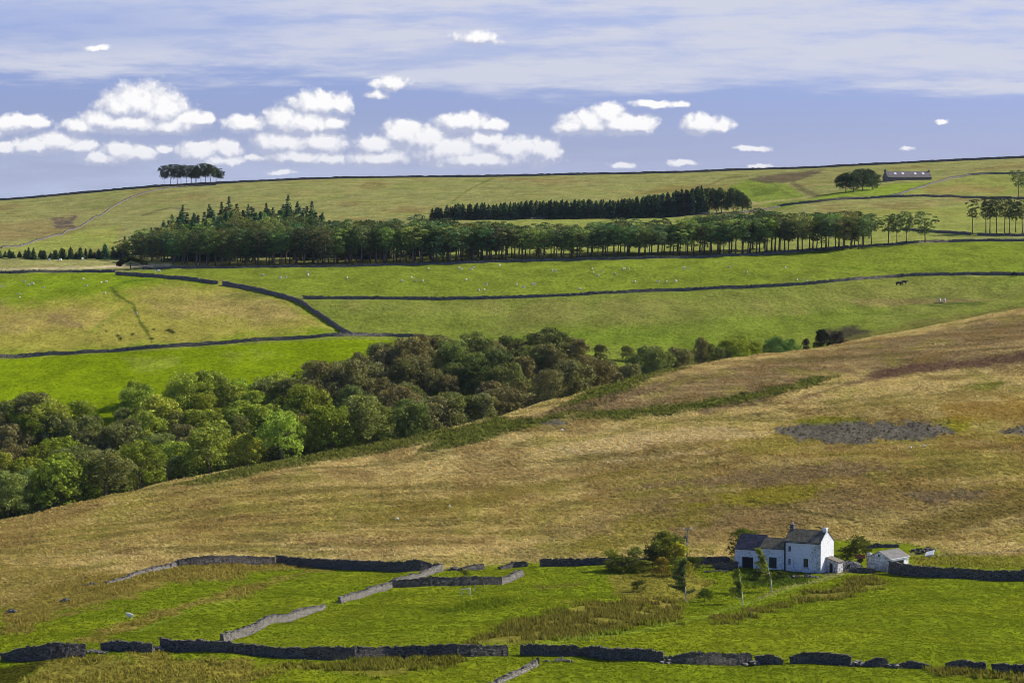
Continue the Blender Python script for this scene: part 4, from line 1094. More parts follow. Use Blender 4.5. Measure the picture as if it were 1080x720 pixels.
# ------------------------------------------------------------------ dry stone walls
def resample(P, step):
    P = np.array(P); d = np.r_[0, np.cumsum(np.linalg.norm(np.diff(P[:, :2], axis=0), axis=1))]
    n = max(2, int(d[-1] / step) + 1); t = np.linspace(0, d[-1], n)
    return np.stack([np.interp(t, d, P[:, 0]), np.interp(t, d, P[:, 1])], -1), t
wall_n = [0]
def wall(pts, label, h=1.35, far=False, step=None, m=None, width=0.7, rough=0.10, cope=True, hs=None, group=None, shift=0.0):
    """pts: columns and rows of the wall's foot; hs: height factor at each of them"""
    wall_n[0] += 1; R = np.random.default_rng(700 + wall_n[0])
    dens = []
    for (a, b) in zip(pts[:-1], pts[1:]):                      # follow the ground between the given spots
        k = max(1, int(abs(b[0] - a[0]) / 14))
        for i in range(k): dens.append((a[0] + (b[0] - a[0]) * i / k, a[1] + (b[1] - a[1]) * i / k))
    dens.append(pts[-1])
    P = [hit(px, py, far) for px, py in dens]
    P = np.array(P)
    if len(P) > 4:
        for _ in range(2):
            P[1:-1] = P[1:-1] * .5 + (P[:-2] + P[2:]) * .25
    P[:, 1] += shift
    step = step or (1.6 if far else 0.4)
    Q, t = resample(P, step); z = ground(Q[:, 0], Q[:, 1]); n = len(Q)
    if hs is not None:
        kx = np.array([p_[0] for p_ in pts], float); o_ = np.argsort(kx)
        hf = np.interp(pix(Q[:, 0], Q[:, 1], z)[0], kx[o_], np.array(hs)[o_])
    else: hf = np.ones(n)
    d = np.gradient(Q, axis=0); d /= np.linalg.norm(d, axis=1, keepdims=True) + 1e-9; nn = np.stack([-d[:, 1], d[:, 0]], -1)
    width = width * (0.75 if far else 1.0); h = h * (0.64 if far else (0.85 if m is M_STONE_PALE_LIT else 1.0)); rough = rough * (1.8 if m is M_STONE_PALE_LIT else 1.0)
    hh = h * hf * (1 + (fbm(t / 9, t * 0 + wall_n[0], 5, 3) - .5) * 0.35 + R.normal(0, rough * .5, n))
    rings = []
    prof = [(-.5, -.4), (-.47, .33), (-.38, .72), (-.30, 1.0), (.30, 1.0), (.38, .72), (.47, .33), (.5, -.4)]
    for (ox, oz) in prof:
        j = R.normal(0, 0.035 if not far else .05, n); jz = R.normal(0, .03, n) * (oz > 0)
        rings.append(np.stack([Q[:, 0] + nn[:, 0] * (ox * width + j), Q[:, 1] + nn[:, 1] * (ox * width + j), z + np.where(oz < 0, oz, oz * hh) + jz], -1))
    V = np.stack(rings, 1).reshape(-1, 3); K = len(prof); f = []
    i0 = np.arange(n - 1)[:, None] * K + np.arange(K - 1)[None]
    f = np.stack([i0, i0 + K, i0 + K + 1, i0 + 1], -1).reshape(-1, 4)
    verts = [tuple(v) for v in V]; faces = [tuple(map(int, q)) for q in f]
    faces += [tuple(range(K)), tuple(range((n - 1) * K + K - 1, (n - 1) * K - 1, -1))]
    b = MB(); b.v = verts; b.f = faces
    if cope:
        st = 0.32 if not far else 0.7; tt = 0.0
        Lt = t[-1]
        while tt < Lt:
            if R.random() < (0.95 if not far else .8):
                x = np.interp(tt, t, Q[:, 0]); y = np.interp(tt, t, Q[:, 1]); zz = np.interp(tt, t, z) + np.interp(tt, t, hh)
                dx = np.interp(tt, t, d[:, 0]); dy = np.interp(tt, t, d[:, 1]); ang = math.atan2(dy, dx)
                Rm = Matrix.Rotation(ang, 3, 'Z') @ Matrix.Rotation(R.uniform(-.35, .35), 3, 'Y') @ Matrix.Rotation(R.uniform(-.15, .15), 3, 'X')
                a_ = st * R.uniform(.32, .5); c_ = R.uniform(.12, .24) * (1 if not far else 1.2)
                b.box(-a_, a_, -width * R.uniform(.3, .42), width * R.uniform(.3, .42), -0.08, c_, Rm, (x, y, zz))
            tt += st
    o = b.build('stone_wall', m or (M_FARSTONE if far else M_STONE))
    tag(o, label, 'wall', group, 'thing'); return o
def rubble(px, py, n, label, spread=1.0, far=False, m=None, size=.3):
    p0 = hit(px, py, far); R = random.Random(px * 7 + py); b = MB()
    for i in range(n):
        x = p0[0] + R.gauss(0, spread); y = p0[1] + R.gauss(0, spread * .6); s = size * R.uniform(.5, 1.3)
        Rm = Matrix.Rotation(R.uniform(0, 6), 3, 'Z') @ Matrix.Rotation(R.uniform(-.5, .5), 3, 'X')
        zz = gz(x, y) + max(0, 1 - abs(x - p0[0]) / (2 * spread)) * size * R.uniform(0, 1.8)
        b.box(-s, s, -s * .7, s * .7, -s * .3, s * .55, Rm, (x, y, zz))
    o = b.build('stone_heap', m or M_STONE_PALE_LIT); tag(o, label, 'stones', None, 'thing'); return o

G1 = 'front field wall, run by run'
wall([(2,696),(25,698),(50,696),(70,693),(90,692)], 'leftmost run of the front wall, tall over the dark dip', 1.75, hs=[.45,1.1,1.25,1.1,1.0], group=G1)
wall([(107,685),(125,686),(145,687),(161,687.5)], 'short run of the front wall between two collapsed gaps', 1.35, hs=[.6,1,1,.9], group=G1)
wall([(170,685),(205,687),(245,688)], 'run of the front wall ending where the slanting pale wall joins it', 1.4, hs=[1,1,1], group=G1)
wall([(246,688),(275,691),(300,694),(340,696),(420,694),(480,692),(535,691)], 'long unbroken run of the front wall left of the gateway gap', 1.35, hs=[.85,1,.9,1.15,1.1,1.05,1.05], group=G1)
wall([(549,690),(580,691),(608,691),(613,691)], 'run of the front wall just right of the gateway gap', 1.25, hs=[1,1,1.1,.6], group=G1)
wall([(614,691),(625,693),(660,696),(700,698)], 'run of the front wall beyond the small notch, before the dip', 1.3, hs=[.7,1.1,1.1,.95], group=G1)
wall([(702,698),(725,701),(745,701),(770,700),(792,699)], 'dark bulging run of the front wall below the birches', 1.35, hs=[.5,1.1,1.1,1.2,.9], group=G1)
wall([(797,699),(812,700),(826,700)], 'short broken piece of the front wall between rubble', 1.15, hs=[.7,1.1,.4], group=G1)
wall([(833,699),(850,699),(880,700),(898,702)], 'run of the front wall with a high left end right of the broken piece', 1.3, hs=[.6,1.2,1.1,1], group=G1)
wall([(914,702),(925,703),(936,703)], 'tiny standing stump of the front wall', 1.1, hs=[.5,1.1,.9], group=G1)
wall([(948,704),(962,704),(979,705)], 'low hump of the front wall beside the brown rushes', .95, hs=[.5,1,.5], group=G1)
wall([(999,705),(1015,706),(1040,708)], 'run of the front wall behind the rushes near the right edge', 1.1, hs=[.7,1,.9], group=G1)
wall([(1046,708),(1062,709),(1100,711),(1160,713)], 'last run of the front wall leaving the frame on the right', 1.15, hs=[.9,1,1,1], group=G1)
rubble(98, 689, 26, 'tumbled pale stones in the first gap of the front wall', .9)
rubble(165, 686, 16, 'stones in the second gap of the front wall', .6)
rubble(905, 702, 26, 'pale fallen stones right of the high ended wall run', 1.1)
rubble(942, 704, 18, 'fallen stones between the stump and the low hump', .7)
rubble(794, 701, 18, 'bright fallen stones at the end of the bulging wall run', .6)
rubble(704, 699, 10, 'few fallen stones in the dip of the front wall', .4)
rubble(590, 697, 22, 'pale stones spilled in front of the wall by the gateway', 1.0, size=.25)
wall([(500,732),(530,719),(550,709),(566,702)], 'low pale ruined wall climbing from the bottom edge', .7, m=M_STONE_PALE_LIT, hs=[.9,.9,.9,1], rough=.2, group=G1)
b = MB(); p = hit(567, 702); b.box(-.2, .22, -.15, .15, -.2, 1.0); b.box(-.16, .2, -.12, .12, 1.0, 1.15); o = b.build('gate_post', M_STONE, loc=p); tag(o, 'dark upright stone gate stump ending the pale ruined wall', 'post')
G2 = 'upper field walls'
wall([(112,616),(130,611),(150,605),(170,600),(188,596)], 'crumbling pale left end of the upper wall below the moor', .75, m=M_STONE_PALE_LIT, hs=[.3,.6,.8,.9,1.0], rough=.25, group=G2)
wall([(188,596.5),(205,596),(225,595),(250,594.5),(290,595)], 'upper wall run that curves along the moor foot', 1.3, hs=[.7,1,1.1,1.1,.9], group=G2)
wall([(292,594),(340,599),(400,602),(440,603),(466,602)], 'long dark upper wall run reaching the slanting wall', 1.45, hs=[.9,1.1,1.15,1.2,.8], group=G2)
wall([(234,677),(260,669),(290,659),(315,650),(342,641)], 'lower half of the slanting pale wall between the fields', 1.2, m=M_STONE_PALE_LIT, hs=[1,1,1,1,.5], group=G2)
wall([(358,636),(380,629),(412,619),(440,611),(466,602)], 'upper half of the slanting pale wall between the fields', 1.2, m=M_STONE_PALE_LIT, hs=[.8,1,1,1,1], group=G2)
wall([(413,619),(450,618),(490,617),(528,616)], 'short level wall closing the little paddock', 1.25, hs=[1,1,1,1], group=G2)
wall([(528,616),(540,612),(551,607)], 'pale return of the little paddock wall', 1.2, m=M_STONE_PALE_LIT, hs=[1,1,.8], group=G2)
wall([(487,602),(498,601),(510,600)], 'short hump of wall behind the little paddock', .8, hs=[.5,1,1], group=G2)
rubble(480, 601, 22, 'stone heap at the top of the slanting wall', .9)
wall([(527,600),(540,598),(556,597)], 'broken low wall piece behind the paddock corner', .7, hs=[.4,1,1.1], rough=.2, group=G2)
wall([(570,597),(600,596),(640,595.5)], 'dark upper wall run left of the farmhouse trees', 1.25, hs=[1,1,1], group=G2)
wall([(640,595.5),(700,595),(735,594),(770,594)], 'upper wall hidden behind the farmhouse trees', 1.1, hs=[1,1,1,1], group=G2)
wall([(938,604),(960,607),(1000,610),(1040,611),(1080,612),(1160,614)], 'tall dark wall running right from the outbuilding', 1.75, hs=[1.15,1,1,1,1.05,1], group=G2)
wall([(895,603),(908,604),(922,604)], 'low dark wall in front of the outbuilding gable', .8, hs=[.7,1,.9], group=G2)
rubble(70, 634, 12, 'stones lying in the rough ground on the left', .45)
rubble(12, 646, 12, 'stones near the left edge of the upper pasture', .45)
rubble(95, 617, 14, 'last pale stones trailing from the upper wall', .8)
G3 = 'walls of the far fields'
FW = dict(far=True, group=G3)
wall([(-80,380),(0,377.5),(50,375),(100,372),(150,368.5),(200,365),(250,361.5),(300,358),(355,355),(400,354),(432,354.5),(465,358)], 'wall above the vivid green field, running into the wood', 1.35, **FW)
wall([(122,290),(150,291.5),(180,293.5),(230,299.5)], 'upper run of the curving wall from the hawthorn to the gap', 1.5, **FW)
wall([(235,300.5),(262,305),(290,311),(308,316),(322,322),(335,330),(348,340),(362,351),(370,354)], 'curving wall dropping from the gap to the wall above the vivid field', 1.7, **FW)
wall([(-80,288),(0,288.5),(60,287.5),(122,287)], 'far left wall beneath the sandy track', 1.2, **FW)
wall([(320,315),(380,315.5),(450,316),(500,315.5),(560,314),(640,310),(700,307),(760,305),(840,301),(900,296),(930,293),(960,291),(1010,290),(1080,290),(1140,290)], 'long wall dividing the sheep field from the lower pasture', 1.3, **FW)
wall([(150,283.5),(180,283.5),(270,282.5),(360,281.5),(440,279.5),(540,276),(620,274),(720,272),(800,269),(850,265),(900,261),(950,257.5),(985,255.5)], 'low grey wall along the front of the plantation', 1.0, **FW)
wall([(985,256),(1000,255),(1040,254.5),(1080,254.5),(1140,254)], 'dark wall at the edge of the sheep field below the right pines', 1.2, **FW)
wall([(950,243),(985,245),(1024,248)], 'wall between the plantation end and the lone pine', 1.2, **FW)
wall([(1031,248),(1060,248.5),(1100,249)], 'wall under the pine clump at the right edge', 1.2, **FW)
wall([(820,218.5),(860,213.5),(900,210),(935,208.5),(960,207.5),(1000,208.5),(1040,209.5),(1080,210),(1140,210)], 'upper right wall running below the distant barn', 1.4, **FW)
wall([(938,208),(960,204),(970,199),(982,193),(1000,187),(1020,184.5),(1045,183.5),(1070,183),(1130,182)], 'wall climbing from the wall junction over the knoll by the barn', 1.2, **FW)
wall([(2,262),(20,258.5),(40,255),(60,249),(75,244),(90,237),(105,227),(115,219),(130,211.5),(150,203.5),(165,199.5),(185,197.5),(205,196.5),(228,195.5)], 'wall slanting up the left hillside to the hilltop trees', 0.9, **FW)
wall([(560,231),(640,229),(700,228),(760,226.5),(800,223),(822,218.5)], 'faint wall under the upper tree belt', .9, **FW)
# skyline wall: sits along the crest
cpx = np.arange(-120, 1200, 12.0); pts3 = []
for c in cpx:
    u = (c - 540) / F
    i = int(np.clip(np.searchsorted(UG, u), 1, len(UG) - 2)); seg = slice(sum(ROWS[:16]), sum(ROWS[:18]))
    r = GZ[seg, i] / GY[seg, i]; k = int(np.argmax(r)); pts3.append((u * GY[seg, i][k], GY[seg, i][k] + 2))
b = MB(); R = np.random.default_rng(4)
def crest_run(c0, c1, label):
    P = np.array([p for c, p in zip(cpx, pts3) if c0 - 6 <= c <= c1 + 6]); 
    yy = P[:, 1].copy()
    for _ in range(4): yy[1:-1] = yy[1:-1] * .5 + (yy[:-2] + yy[2:]) * .25
    P[:, 1] = yy
    Q, t = resample(P, 2.0); z = ground(Q[:, 0], Q[:, 1]); n = len(Q); b = MB(); h = 1.35 + R.normal(0, .12, n) + (fbm(t / 20, t * 0, 9, 3) - .5) * .5
    v = []
    for i in range(n): v += [(Q[i, 0], Q[i, 1] - .4, z[i] - .6), (Q[i, 0], Q[i, 1] - .25, z[i] + h[i]), (Q[i, 0], Q[i, 1] + .25, z[i] + h[i]), (Q[i, 0], Q[i, 1] + .4, z[i] - .6)]
    f = [(i * 4 + k, i * 4 + 4 + k, i * 4 + 5 + k, i * 4 + 1 + k) for i in range(n - 1) for k in range(3)] + [(0, 1, 2, 3), ((n - 1) * 4 + 3, (n - 1) * 4 + 2, (n - 1) * 4 + 1, (n - 1) * 4)]
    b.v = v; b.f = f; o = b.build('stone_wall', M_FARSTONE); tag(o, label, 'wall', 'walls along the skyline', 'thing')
crest_run(-120, 325, 'skyline wall left of the tiny notch, passing behind the hilltop trees')
crest_run(328, 1190, 'long skyline wall right of the tiny notch, rising to the right')

# ------------------------------------------------------------------ buildings
def limewash():
    m, nt = mat('weathered_whitewash'); tc = nd(nt, 'ShaderNodeTexCoord')
    n1 = nd(nt, 'ShaderNodeTexNoise', {'Vector': tc.outputs['Object'], 'Scale': 2.3, 'Detail': 8.0, 'Roughness': 0.75})
    n2 = nd(nt, 'ShaderNodeTexNoise', {'Vector': tc.outputs['Object'], 'Scale': 0.5, 'Detail': 3.0})
    sx = nd(nt, 'ShaderNodeSeparateXYZ', {0: tc.outputs['Object']})
    rx = nd(nt, 'ShaderNodeMapRange', {0: sx.outputs[0], 1: -2.9, 2: -0.6, 3: 0.0, 4: 0.13})
    ry = nd(nt, 'ShaderNodeMapRange', {0: sx.outputs[1], 1: 0.01, 2: 0.12, 3: 1.0, 4: 0.0})
    rr = nd(nt, 'ShaderNodeMath', {0: rx.outputs[0], 1: ry.outputs[0]}, operation='MULTIPLY')
    lo = nd(nt, 'ShaderNodeMapRange', {0: sx.outputs[2], 1: -0.3, 2: 1.4, 3: 0.09, 4: 0.0})
    a1 = nd(nt, 'ShaderNodeMath', {0: rr.outputs[0], 1: lo.outputs[0]}, operation='ADD')
    a2 = nd(nt, 'ShaderNodeMath', {0: n1.outputs[0], 1: a1.outputs[0]}, operation='ADD')
    a3 = nd(nt, 'ShaderNodeMath', {0: n2.outputs[0], 1: 0.35, 2: a2.outputs[0]}, operation='MULTIPLY_ADD')
    r = nd(nt, 'ShaderNodeMapRange', {0: a3.outputs[0], 1: 0.71, 2: 0.90, 3: 0.0, 4: 0.9})
    vo = nd(nt, 'ShaderNodeTexVoronoi', {'Vector': tc.outputs['Object'], 'Scale': 3.0})
    vc = nd(nt, 'ShaderNodeSeparateColor', {0: vo.outputs['Color']})
    st = nd(nt, 'ShaderNodeMix', data_type='RGBA'); nt.links.new(vc.outputs[0], st.inputs[0]); st.inputs[6].default_value = (.16, .15, .135, 1); st.inputs[7].default_value = (.42, .40, .37, 1)
    mx = nd(nt, 'ShaderNodeMix', data_type='RGBA'); nt.links.new(r.outputs[0], mx.inputs[0]); mx.inputs[6].default_value = (.88, .88, .87, 1); nt.links.new(st.outputs[2], mx.inputs[7])
    bp = nd(nt, 'ShaderNodeBump', {'Height': vo.outputs[0], 'Strength': .5, 'Distance': .1})
    bs = nd(nt, 'ShaderNodeBsdfPrincipled', {'Base Color': mx.outputs[2], 'Roughness': .9, 'Specular IOR Level': .2, 'Normal': bp.outputs[0]}); finish(nt, bs.outputs[0]); return m
M_WHITE = limewash()
M_WORN = plain('flaking_whitewash', (0.60, 0.60, 0.62), 0.9, (0.20, 0.18, 0.16), 2.6, 0.7, lo=0.46, hi=0.58, detail=8.0)
def slate_mat(name, c1, c2):
    m, nt = mat(name); tc = nd(nt, 'ShaderNodeTexCoord')
    br = nd(nt, 'ShaderNodeTexBrick', {'Vector': tc.outputs['UV'], 'Scale': 1.0, 'Mortar Size': 0.012, 'Brick Width': 0.35, 'Row Height': 0.3}); br.inputs['Color1'].default_value = (*c1, 1); br.inputs['Color2'].default_value = (*c2, 1); br.inputs['Mortar'].default_value = (.03, .03, .03, 1)
    n1 = nd(nt, 'ShaderNodeTexNoise', {'Vector': tc.outputs['Object'], 'Scale': 1.1, 'Detail': 7.0, 'Roughness': .7})
    r = nd(nt, 'ShaderNodeMapRange', {0: n1.outputs[0], 1: .35, 2: .7, 3: .65, 4: 1.5})
    sc = nd(nt, 'ShaderNodeVectorMath', {0: br.outputs[0]}, operation='SCALE'); nt.links.new(r.outputs[0], sc.inputs['Scale'])
    bs = nd(nt, 'ShaderNodeBsdfPrincipled', {'Base Color': sc.outputs[0], 'Roughness': .9, 'Specular IOR Level': .08}); finish(nt, bs.outputs[0]); return m
M_SLATE = slate_mat('stone_slate', (0.16, 0.138, 0.085), (0.24, 0.205, 0.135))
M_SLATE2 = slate_mat('purple_slate', (0.15, 0.115, 0.11), (0.215, 0.165, 0.16))
M_SHEET = plain('grey_sheet_roof', (0.24, 0.22, 0.20), .8, (0.33, 0.31, 0.28), 1.5, spec=.1)
M_LEANROOF = plain('small_slates', (0.15, 0.135, 0.10), .9, (0.24, 0.21, 0.16), 3.0, .3, spec=.1)
M_GLASS = plain('dark_window_glass', (0.02, 0.022, 0.028), 0.15, spec=.6)
M_FRAME = plain('grey_painted_wood', (0.4, 0.4, 0.4), .7)
M_DOORG = plain('dark_green_door', (0.05, 0.075, 0.04), .7, (0.03, 0.045, 0.03), 3)
M_DARK = plain('dark_opening', (0.03, 0.028, 0.025), .9)
M_POT = plain('clay_pot', (0.55, 0.42, 0.32), .85)
M_RUST = plain('rusty_iron', (0.28, 0.10, 0.05), .8, (0.12, 0.06, 0.04), 4)
M_WOOD = plain('weathered_timber', (0.32, 0.29, 0.25), .9, (0.2, 0.17, 0.14), 4, .2)
M_BARN = stone_mat('barn_stone', (0.17, 0.145, 0.13), (0.30, 0.265, 0.24), 1.5)
M_WHITEP = plain('white_paint', (0.8, 0.8, 0.78), .6)

def empty(name, loc, rz, label, cat, group=None):
    e = bpy.data.objects.new(name, None); COL.objects.link(e); e.location = loc; e.rotation_euler = (0, 0, rz); tag(e, label, cat, group); return e
def roof_part(name, parent, x0, x1, y0, y1, ze, zr, m, over=.15, th=.12, half=None):
    """pitched roof, ridge along x; UV in metres for the slates"""
    ym = (y0 + y1) / 2; b = MB(); x0 -= over * .6; x1 += over * .6
    sl = (zr - ze) / (ym - y0); ya, yb = y0 - over, y1 + over; za = ze - over * sl
    v = [(x0, ya, za), (x1, ya, za), (x1, ym, zr), (x0, ym, zr), (x0, yb, za), (x1, yb, za)]
    v2 = [(a, c, d + th) for a, c, d in v]
    b.add(v + v2, [(6, 7, 8, 9), (9, 8, 11, 10), (1, 0, 3, 2), (2, 3, 4, 5), (0, 1, 7, 6), (5, 4, 10, 11), (0, 6, 9, 3), (3, 9, 10, 4), (2, 8, 7, 1), (5, 11, 8, 2)])
    o = b.build(name, m, parent); me = o.data; uv = me.uv_layers.new(name='uv')
    for pl in me.polygons:
        for li in pl.loop_indices:
            c = me.vertices[me.loops[li].vertex_index].co; uv.data[li].uv = (c.x, math.hypot(c.y - ym, c.z - zr))
    return o
def walls_part(parent, x0, x1, y0, y1, ze, zr, m, z0=-1.2, holes=()):
    """gabled block; front wall (y0) with real openings"""
    b = MB(); ym = (y0 + y1) / 2; t = .45
    xs = sorted({x0, x1} | {h[0] for h in holes} | {h[1] for h in holes}); zs = sorted({z0, ze} | {h[2] for h in holes} | {h[3] for h in holes})
    for i in range(len(xs) - 1):
        for j in range(len(zs) - 1):
            cx, cz = (xs[i] + xs[i + 1]) / 2, (zs[j] + zs[j + 1]) / 2
            if any(h[0] < cx < h[1] and h[2] < cz < h[3] for h in holes): continue
            v = [(xs[i], y0, zs[j]), (xs[i + 1], y0, zs[j]), (xs[i + 1], y0, zs[j + 1]), (xs[i], y0, zs[j + 1])]; b.add(v, [(0, 1, 2, 3)])
    for h in holes:
        a, c, d, e = h; y2 = y0 + .22
        b.add([(a, y0, d), (c, y0, d), (c, y0, e), (a, y0, e), (a, y2, d), (c, y2, d), (c, y2, e), (a, y2, e)], [(0, 4, 5, 1), (1, 5, 6, 2), (2, 6, 7, 3), (3, 7, 4, 0)])
    b.add([(x1, y0, z0), (x1, y1, z0), (x1, y1, ze), (x1, ym, zr), (x1, y0, ze)], [(0, 1, 2, 3, 4)])
    b.add([(x0, y0, z0), (x0, y0, ze), (x0, ym, zr), (x0, y1, ze), (x0, y1, z0)], [(0, 1, 2, 3, 4)])
    b.add([(x0, y1, z0), (x0, y1, ze), (x1, y1, ze), (x1, y1, z0)], [(0, 1, 2, 3)])
    return b.build('wall', m, parent)
def window_part(parent, x0, x1, z0, z1, y0, label=None):
    f = MB(); w = .07; y = y0 + .12
    for q in ((x0, x0 + w, z0, z1), (x1 - w, x1, z0, z1), (x0 + w, x1 - w, z0, z0 + w), (x0 + w, x1 - w, z1 - w, z1), ((x0 + x1) / 2 - .025, (x0 + x1) / 2 + .025, z0 + w, z1 - w)):
        f.box(q[0], q[1], y, y + .06, q[2], q[3])
    f.box(x0 - .08, x1 + .08, y0 - .06, y0 + .1, z0 - .12, z0 - .005)
    o = f.build('window', M_FRAME, parent); g_ = MB(); g_.box(x0 + .01, x1 - .01, y + .02, y + .05, z0 + .01, z1 - .01); g_.build('pane', M_GLASS, o); return o

# farmhouse: origin at the front corner nearest the gable, x along the front towards the gable, rotated
TH = math.radians(-32)
pc = hit(865.5, 604.5)
farm = empty('farmhouse', (pc[0], pc[1], pc[2]), TH, 'two storey whitewashed farmhouse with sunlit gable and lower wings on the left', 'house')
L1, W1 = 7.3, 5.3
holes = [(-L1 + .75, -L1 + 1.3, 3.7, 4.6), (-L1 + .75, -L1 + 1.25, 1.3, 2.3), (-3.5, -2.5, .9, 2.5)]
hw = walls_part(farm, -L1, 0, 0, W1, 5.5, 7.35, M_WHITE, holes=holes)
roof_part('roof', farm, -L1, 0, 0, W1, 5.5, 7.38, M_SLATE)
for h in holes: window_part(farm, h[0], h[1], h[2], h[3], 0)
b = MB(); b.tube([(-L1 + .16, -.14, -.5), (-L1 + .16, -.14, 5.2)], .12); b.tube([(-L1 + .12, -.16, 5.25), (-.05, -.16, 5.3)], .06); b.build('drainpipe', M_DARK, farm)
for k, xx in enumerate((-L1 + .35, -.4)):
    c = MB(); c.box(xx - .35, xx + .35, W1 / 2 - .4, W1 / 2 + .4, 6.9, 8.15 if k == 0 else 7.9); c.box(xx - .42, xx + .42, W1 / 2 - .46, W1 / 2 + .46, 8.15 if k == 0 else 7.9, 8.27 if k == 0 else 8.0)
    o = c.build('chimney', M_BARN if k == 0 else M_WHITE, farm); q = MB(); q.tube([(xx, W1 / 2, 8.0), (xx, W1 / 2, 8.65 if k == 0 else 8.4)], [.16, .13], 8); q.build('chimney_pot', M_POT, o)
# verge of the gable
b = MB(); b.add([(0.0, -.1, 5.42), (0.12, -.1, 5.42), (.12, W1 / 2, 7.5), (0, W1 / 2, 7.5), (0, -.1, 5.62), (.12, -.1, 5.62), (.12, W1 / 2, 7.72), (0, W1 / 2, 7.72)], [(0, 3, 2, 1), (4, 5, 6, 7), (0, 1, 5, 4), (1, 2, 6, 5), (3, 0, 4, 7)]); b.build('gable_coping', M_WHITE, farm)
# wings
o1 = [(-L1 - 3.3, -L1 - 1.7, .3, 2.3)]
walls_part(farm, -L1 - 5.1, -L1, .25, 4.9, 3.9, 5.5, M_WHITE, holes=o1)
roof_part('roof', farm, -L1 - 5.1, -L1 - .02, .25, 4.9, 3.9, 5.53, M_SLATE)
b = MB(); b.box(-L1 - 3.28, -L1 - 1.72, .4, .46, .3, 2.28); b.build('door', M_DOORG, farm)
o2 = [(-L1 - 8.9, -L1 - 6.6, -.1, 2.0)]
w2 = walls_part(farm, -L1 - 10.3, -L1 - 5.1, .45, 5.3, 3.45, 5.85, M_WHITE, holes=o2)
roof_part('roof', farm, -L1 - 10.3, -L1 - 5.0, .45, 5.3, 3.45, 5.88, M_SLATE2)
b = MB(); b.box(-L1 - 8.95, -L1 - 6.55, .8, .86, -.4, 2.1); b.build('opening_shade_panel', M_DARK, farm)  # dark panel standing in for the shade inside the opening
b = MB(); b.add([(-L1 - 10.75, .45, -1), (-L1 - 10.3, .44, -1), (-L1 - 10.3, .44, 2.9), (-L1 - 10.75, .9, -1), (-L1 - 10.3, .9, -1), (-L1 - 10.3, .9, 2.9)], [(0, 1, 2), (3, 5, 4), (0, 2, 5, 3), (0, 3, 4, 1)]); b.build('buttress', M_WHITE, farm)
# lean-to against the gable
b = MB(); b.add([(.002, 2.2, -1), (2.3, 2.2, -1), (2.3, 4.4, -1), (.002, 4.4, -1), (.002, 2.2, 2.6), (2.3, 2.2, 1.9), (2.3, 4.4, 1.9), (.002, 4.4, 2.6)], [(0, 1, 5, 4), (1, 2, 6, 5), (2, 3, 7, 6), (3, 0, 4, 7), (4, 5, 6, 7)]); lt = b.build('lean_to', M_WORN, farm)
b = MB(); b.add([(.002, 2.0, 2.62), (2.5, 2.0, 1.86), (2.5, 4.6, 1.86), (.002, 4.6, 2.62), (.002, 2.0, 2.76), (2.5, 2.0, 2.0), (2.5, 4.6, 2.0), (.002, 4.6, 2.76)], [(0, 3, 2, 1), (4, 5, 6, 7), (0, 1, 5, 4), (1, 2, 6, 5), (2, 3, 7, 6), (3, 0, 4, 7)])
b.build('lean_to_roof', M_LEANROOF, lt)
b = MB(); b.box(.7, 1.3, 2.17, 2.19, -.2, 1.7); b.build('lean_to_door', M_DARK, lt)
# outbuilding
AO = math.radians(-40)
po = hit(916, 600.5)
outb = empty('outbuilding', (po[0], po[1], po[2]), 0, 'small whitewashed outbuilding with grey ribbed roof, right of the farmhouse', 'shed')
outb.rotation_euler = (0, 0, AO)
# local x across the gable (to the right), y away along the ridge
Wg, Lg = 4.6, 6.2
b = MB(); zE, zR = 2.35, 3.5
gab = [(0, -1), (Wg, -1), (Wg, zE), (Wg * .5, zR), (0, zE)]
b.add([(x, 0, z) for x, z in gab], [(0, 1, 2, 3, 4)]); b.add([(x, Lg, z) for x, z in gab], [(4, 3, 2, 1, 0)]); b.add([(0, 0, -1), (0, Lg, -1), (0, Lg, zE), (0, 0, zE)], [(0, 3, 2, 1)])
b.add([(Wg, .0, 1.75), (Wg, Lg, 1.75), (Wg, Lg, zE), (Wg, 0, zE)], [(0, 1, 2, 3)])       # lintel band over the open side
b.add([(Wg, Lg - 1.6, -1), (Wg, Lg, -1), (Wg, Lg, 1.75), (Wg, Lg - 1.6, 1.75)], [(0, 1, 2, 3)])
b.add([(Wg, 0, -1), (Wg, .5, -1), (Wg, .5, 1.75), (Wg, 0, 1.75)], [(0, 1, 2, 3)])
b.build('wall', M_WHITE, outb)
b = MB(); b.box(Wg * .25, Wg - .6, .5, Lg - .3, -.9, -.6); b.build('floor', M_DARK, outb)
b = MB(); b.box(Wg * .45, Wg * .52, -.02, .0, 2.6, 2.95); b.build('vent_shade_block', M_DARK, outb)  # thin dark block on the gable, painted shade of a vent
b = MB(); o_ = .22; sl = (zR - zE) / (Wg / 2)
for sgn in (0, 1):
    nrib = 9
    xe = -o_ if sgn == 0 else Wg + o_; ze = zE - o_ * sl + .03
    for k in range(nrib):
        ya = -o_ + (Lg + 2 * o_) * k / nrib; yb = -o_ + (Lg + 2 * o_) * (k + 1) / nrib; ym_ = (ya + yb) / 2 * .3 + ya * .7
        v = [(Wg / 2, ya, zR + .03), (xe, ya, ze), (xe, ym_, ze + .09), (Wg / 2, ym_, zR + .12), (xe, yb, ze), (Wg / 2, yb, zR + .03)]
        b.add(v, [(0, 1, 2, 3), (3, 2, 4, 5)])
b.build('roof', M_SHEET, outb)
b = MB(); b.tube([(Wg + .28, -.1, zE - .12), (Wg + .28, Lg + .1, zE - .12)], .07); b.build('gutter', M_WHITEP, outb)
b = MB(); b.box(-.75, -.12, .6, 1.3, -1, 2.9); b.box(-.8, -.08, .55, 1.35, 2.9, 3.0); b.build('chimney', M_WORN, outb)
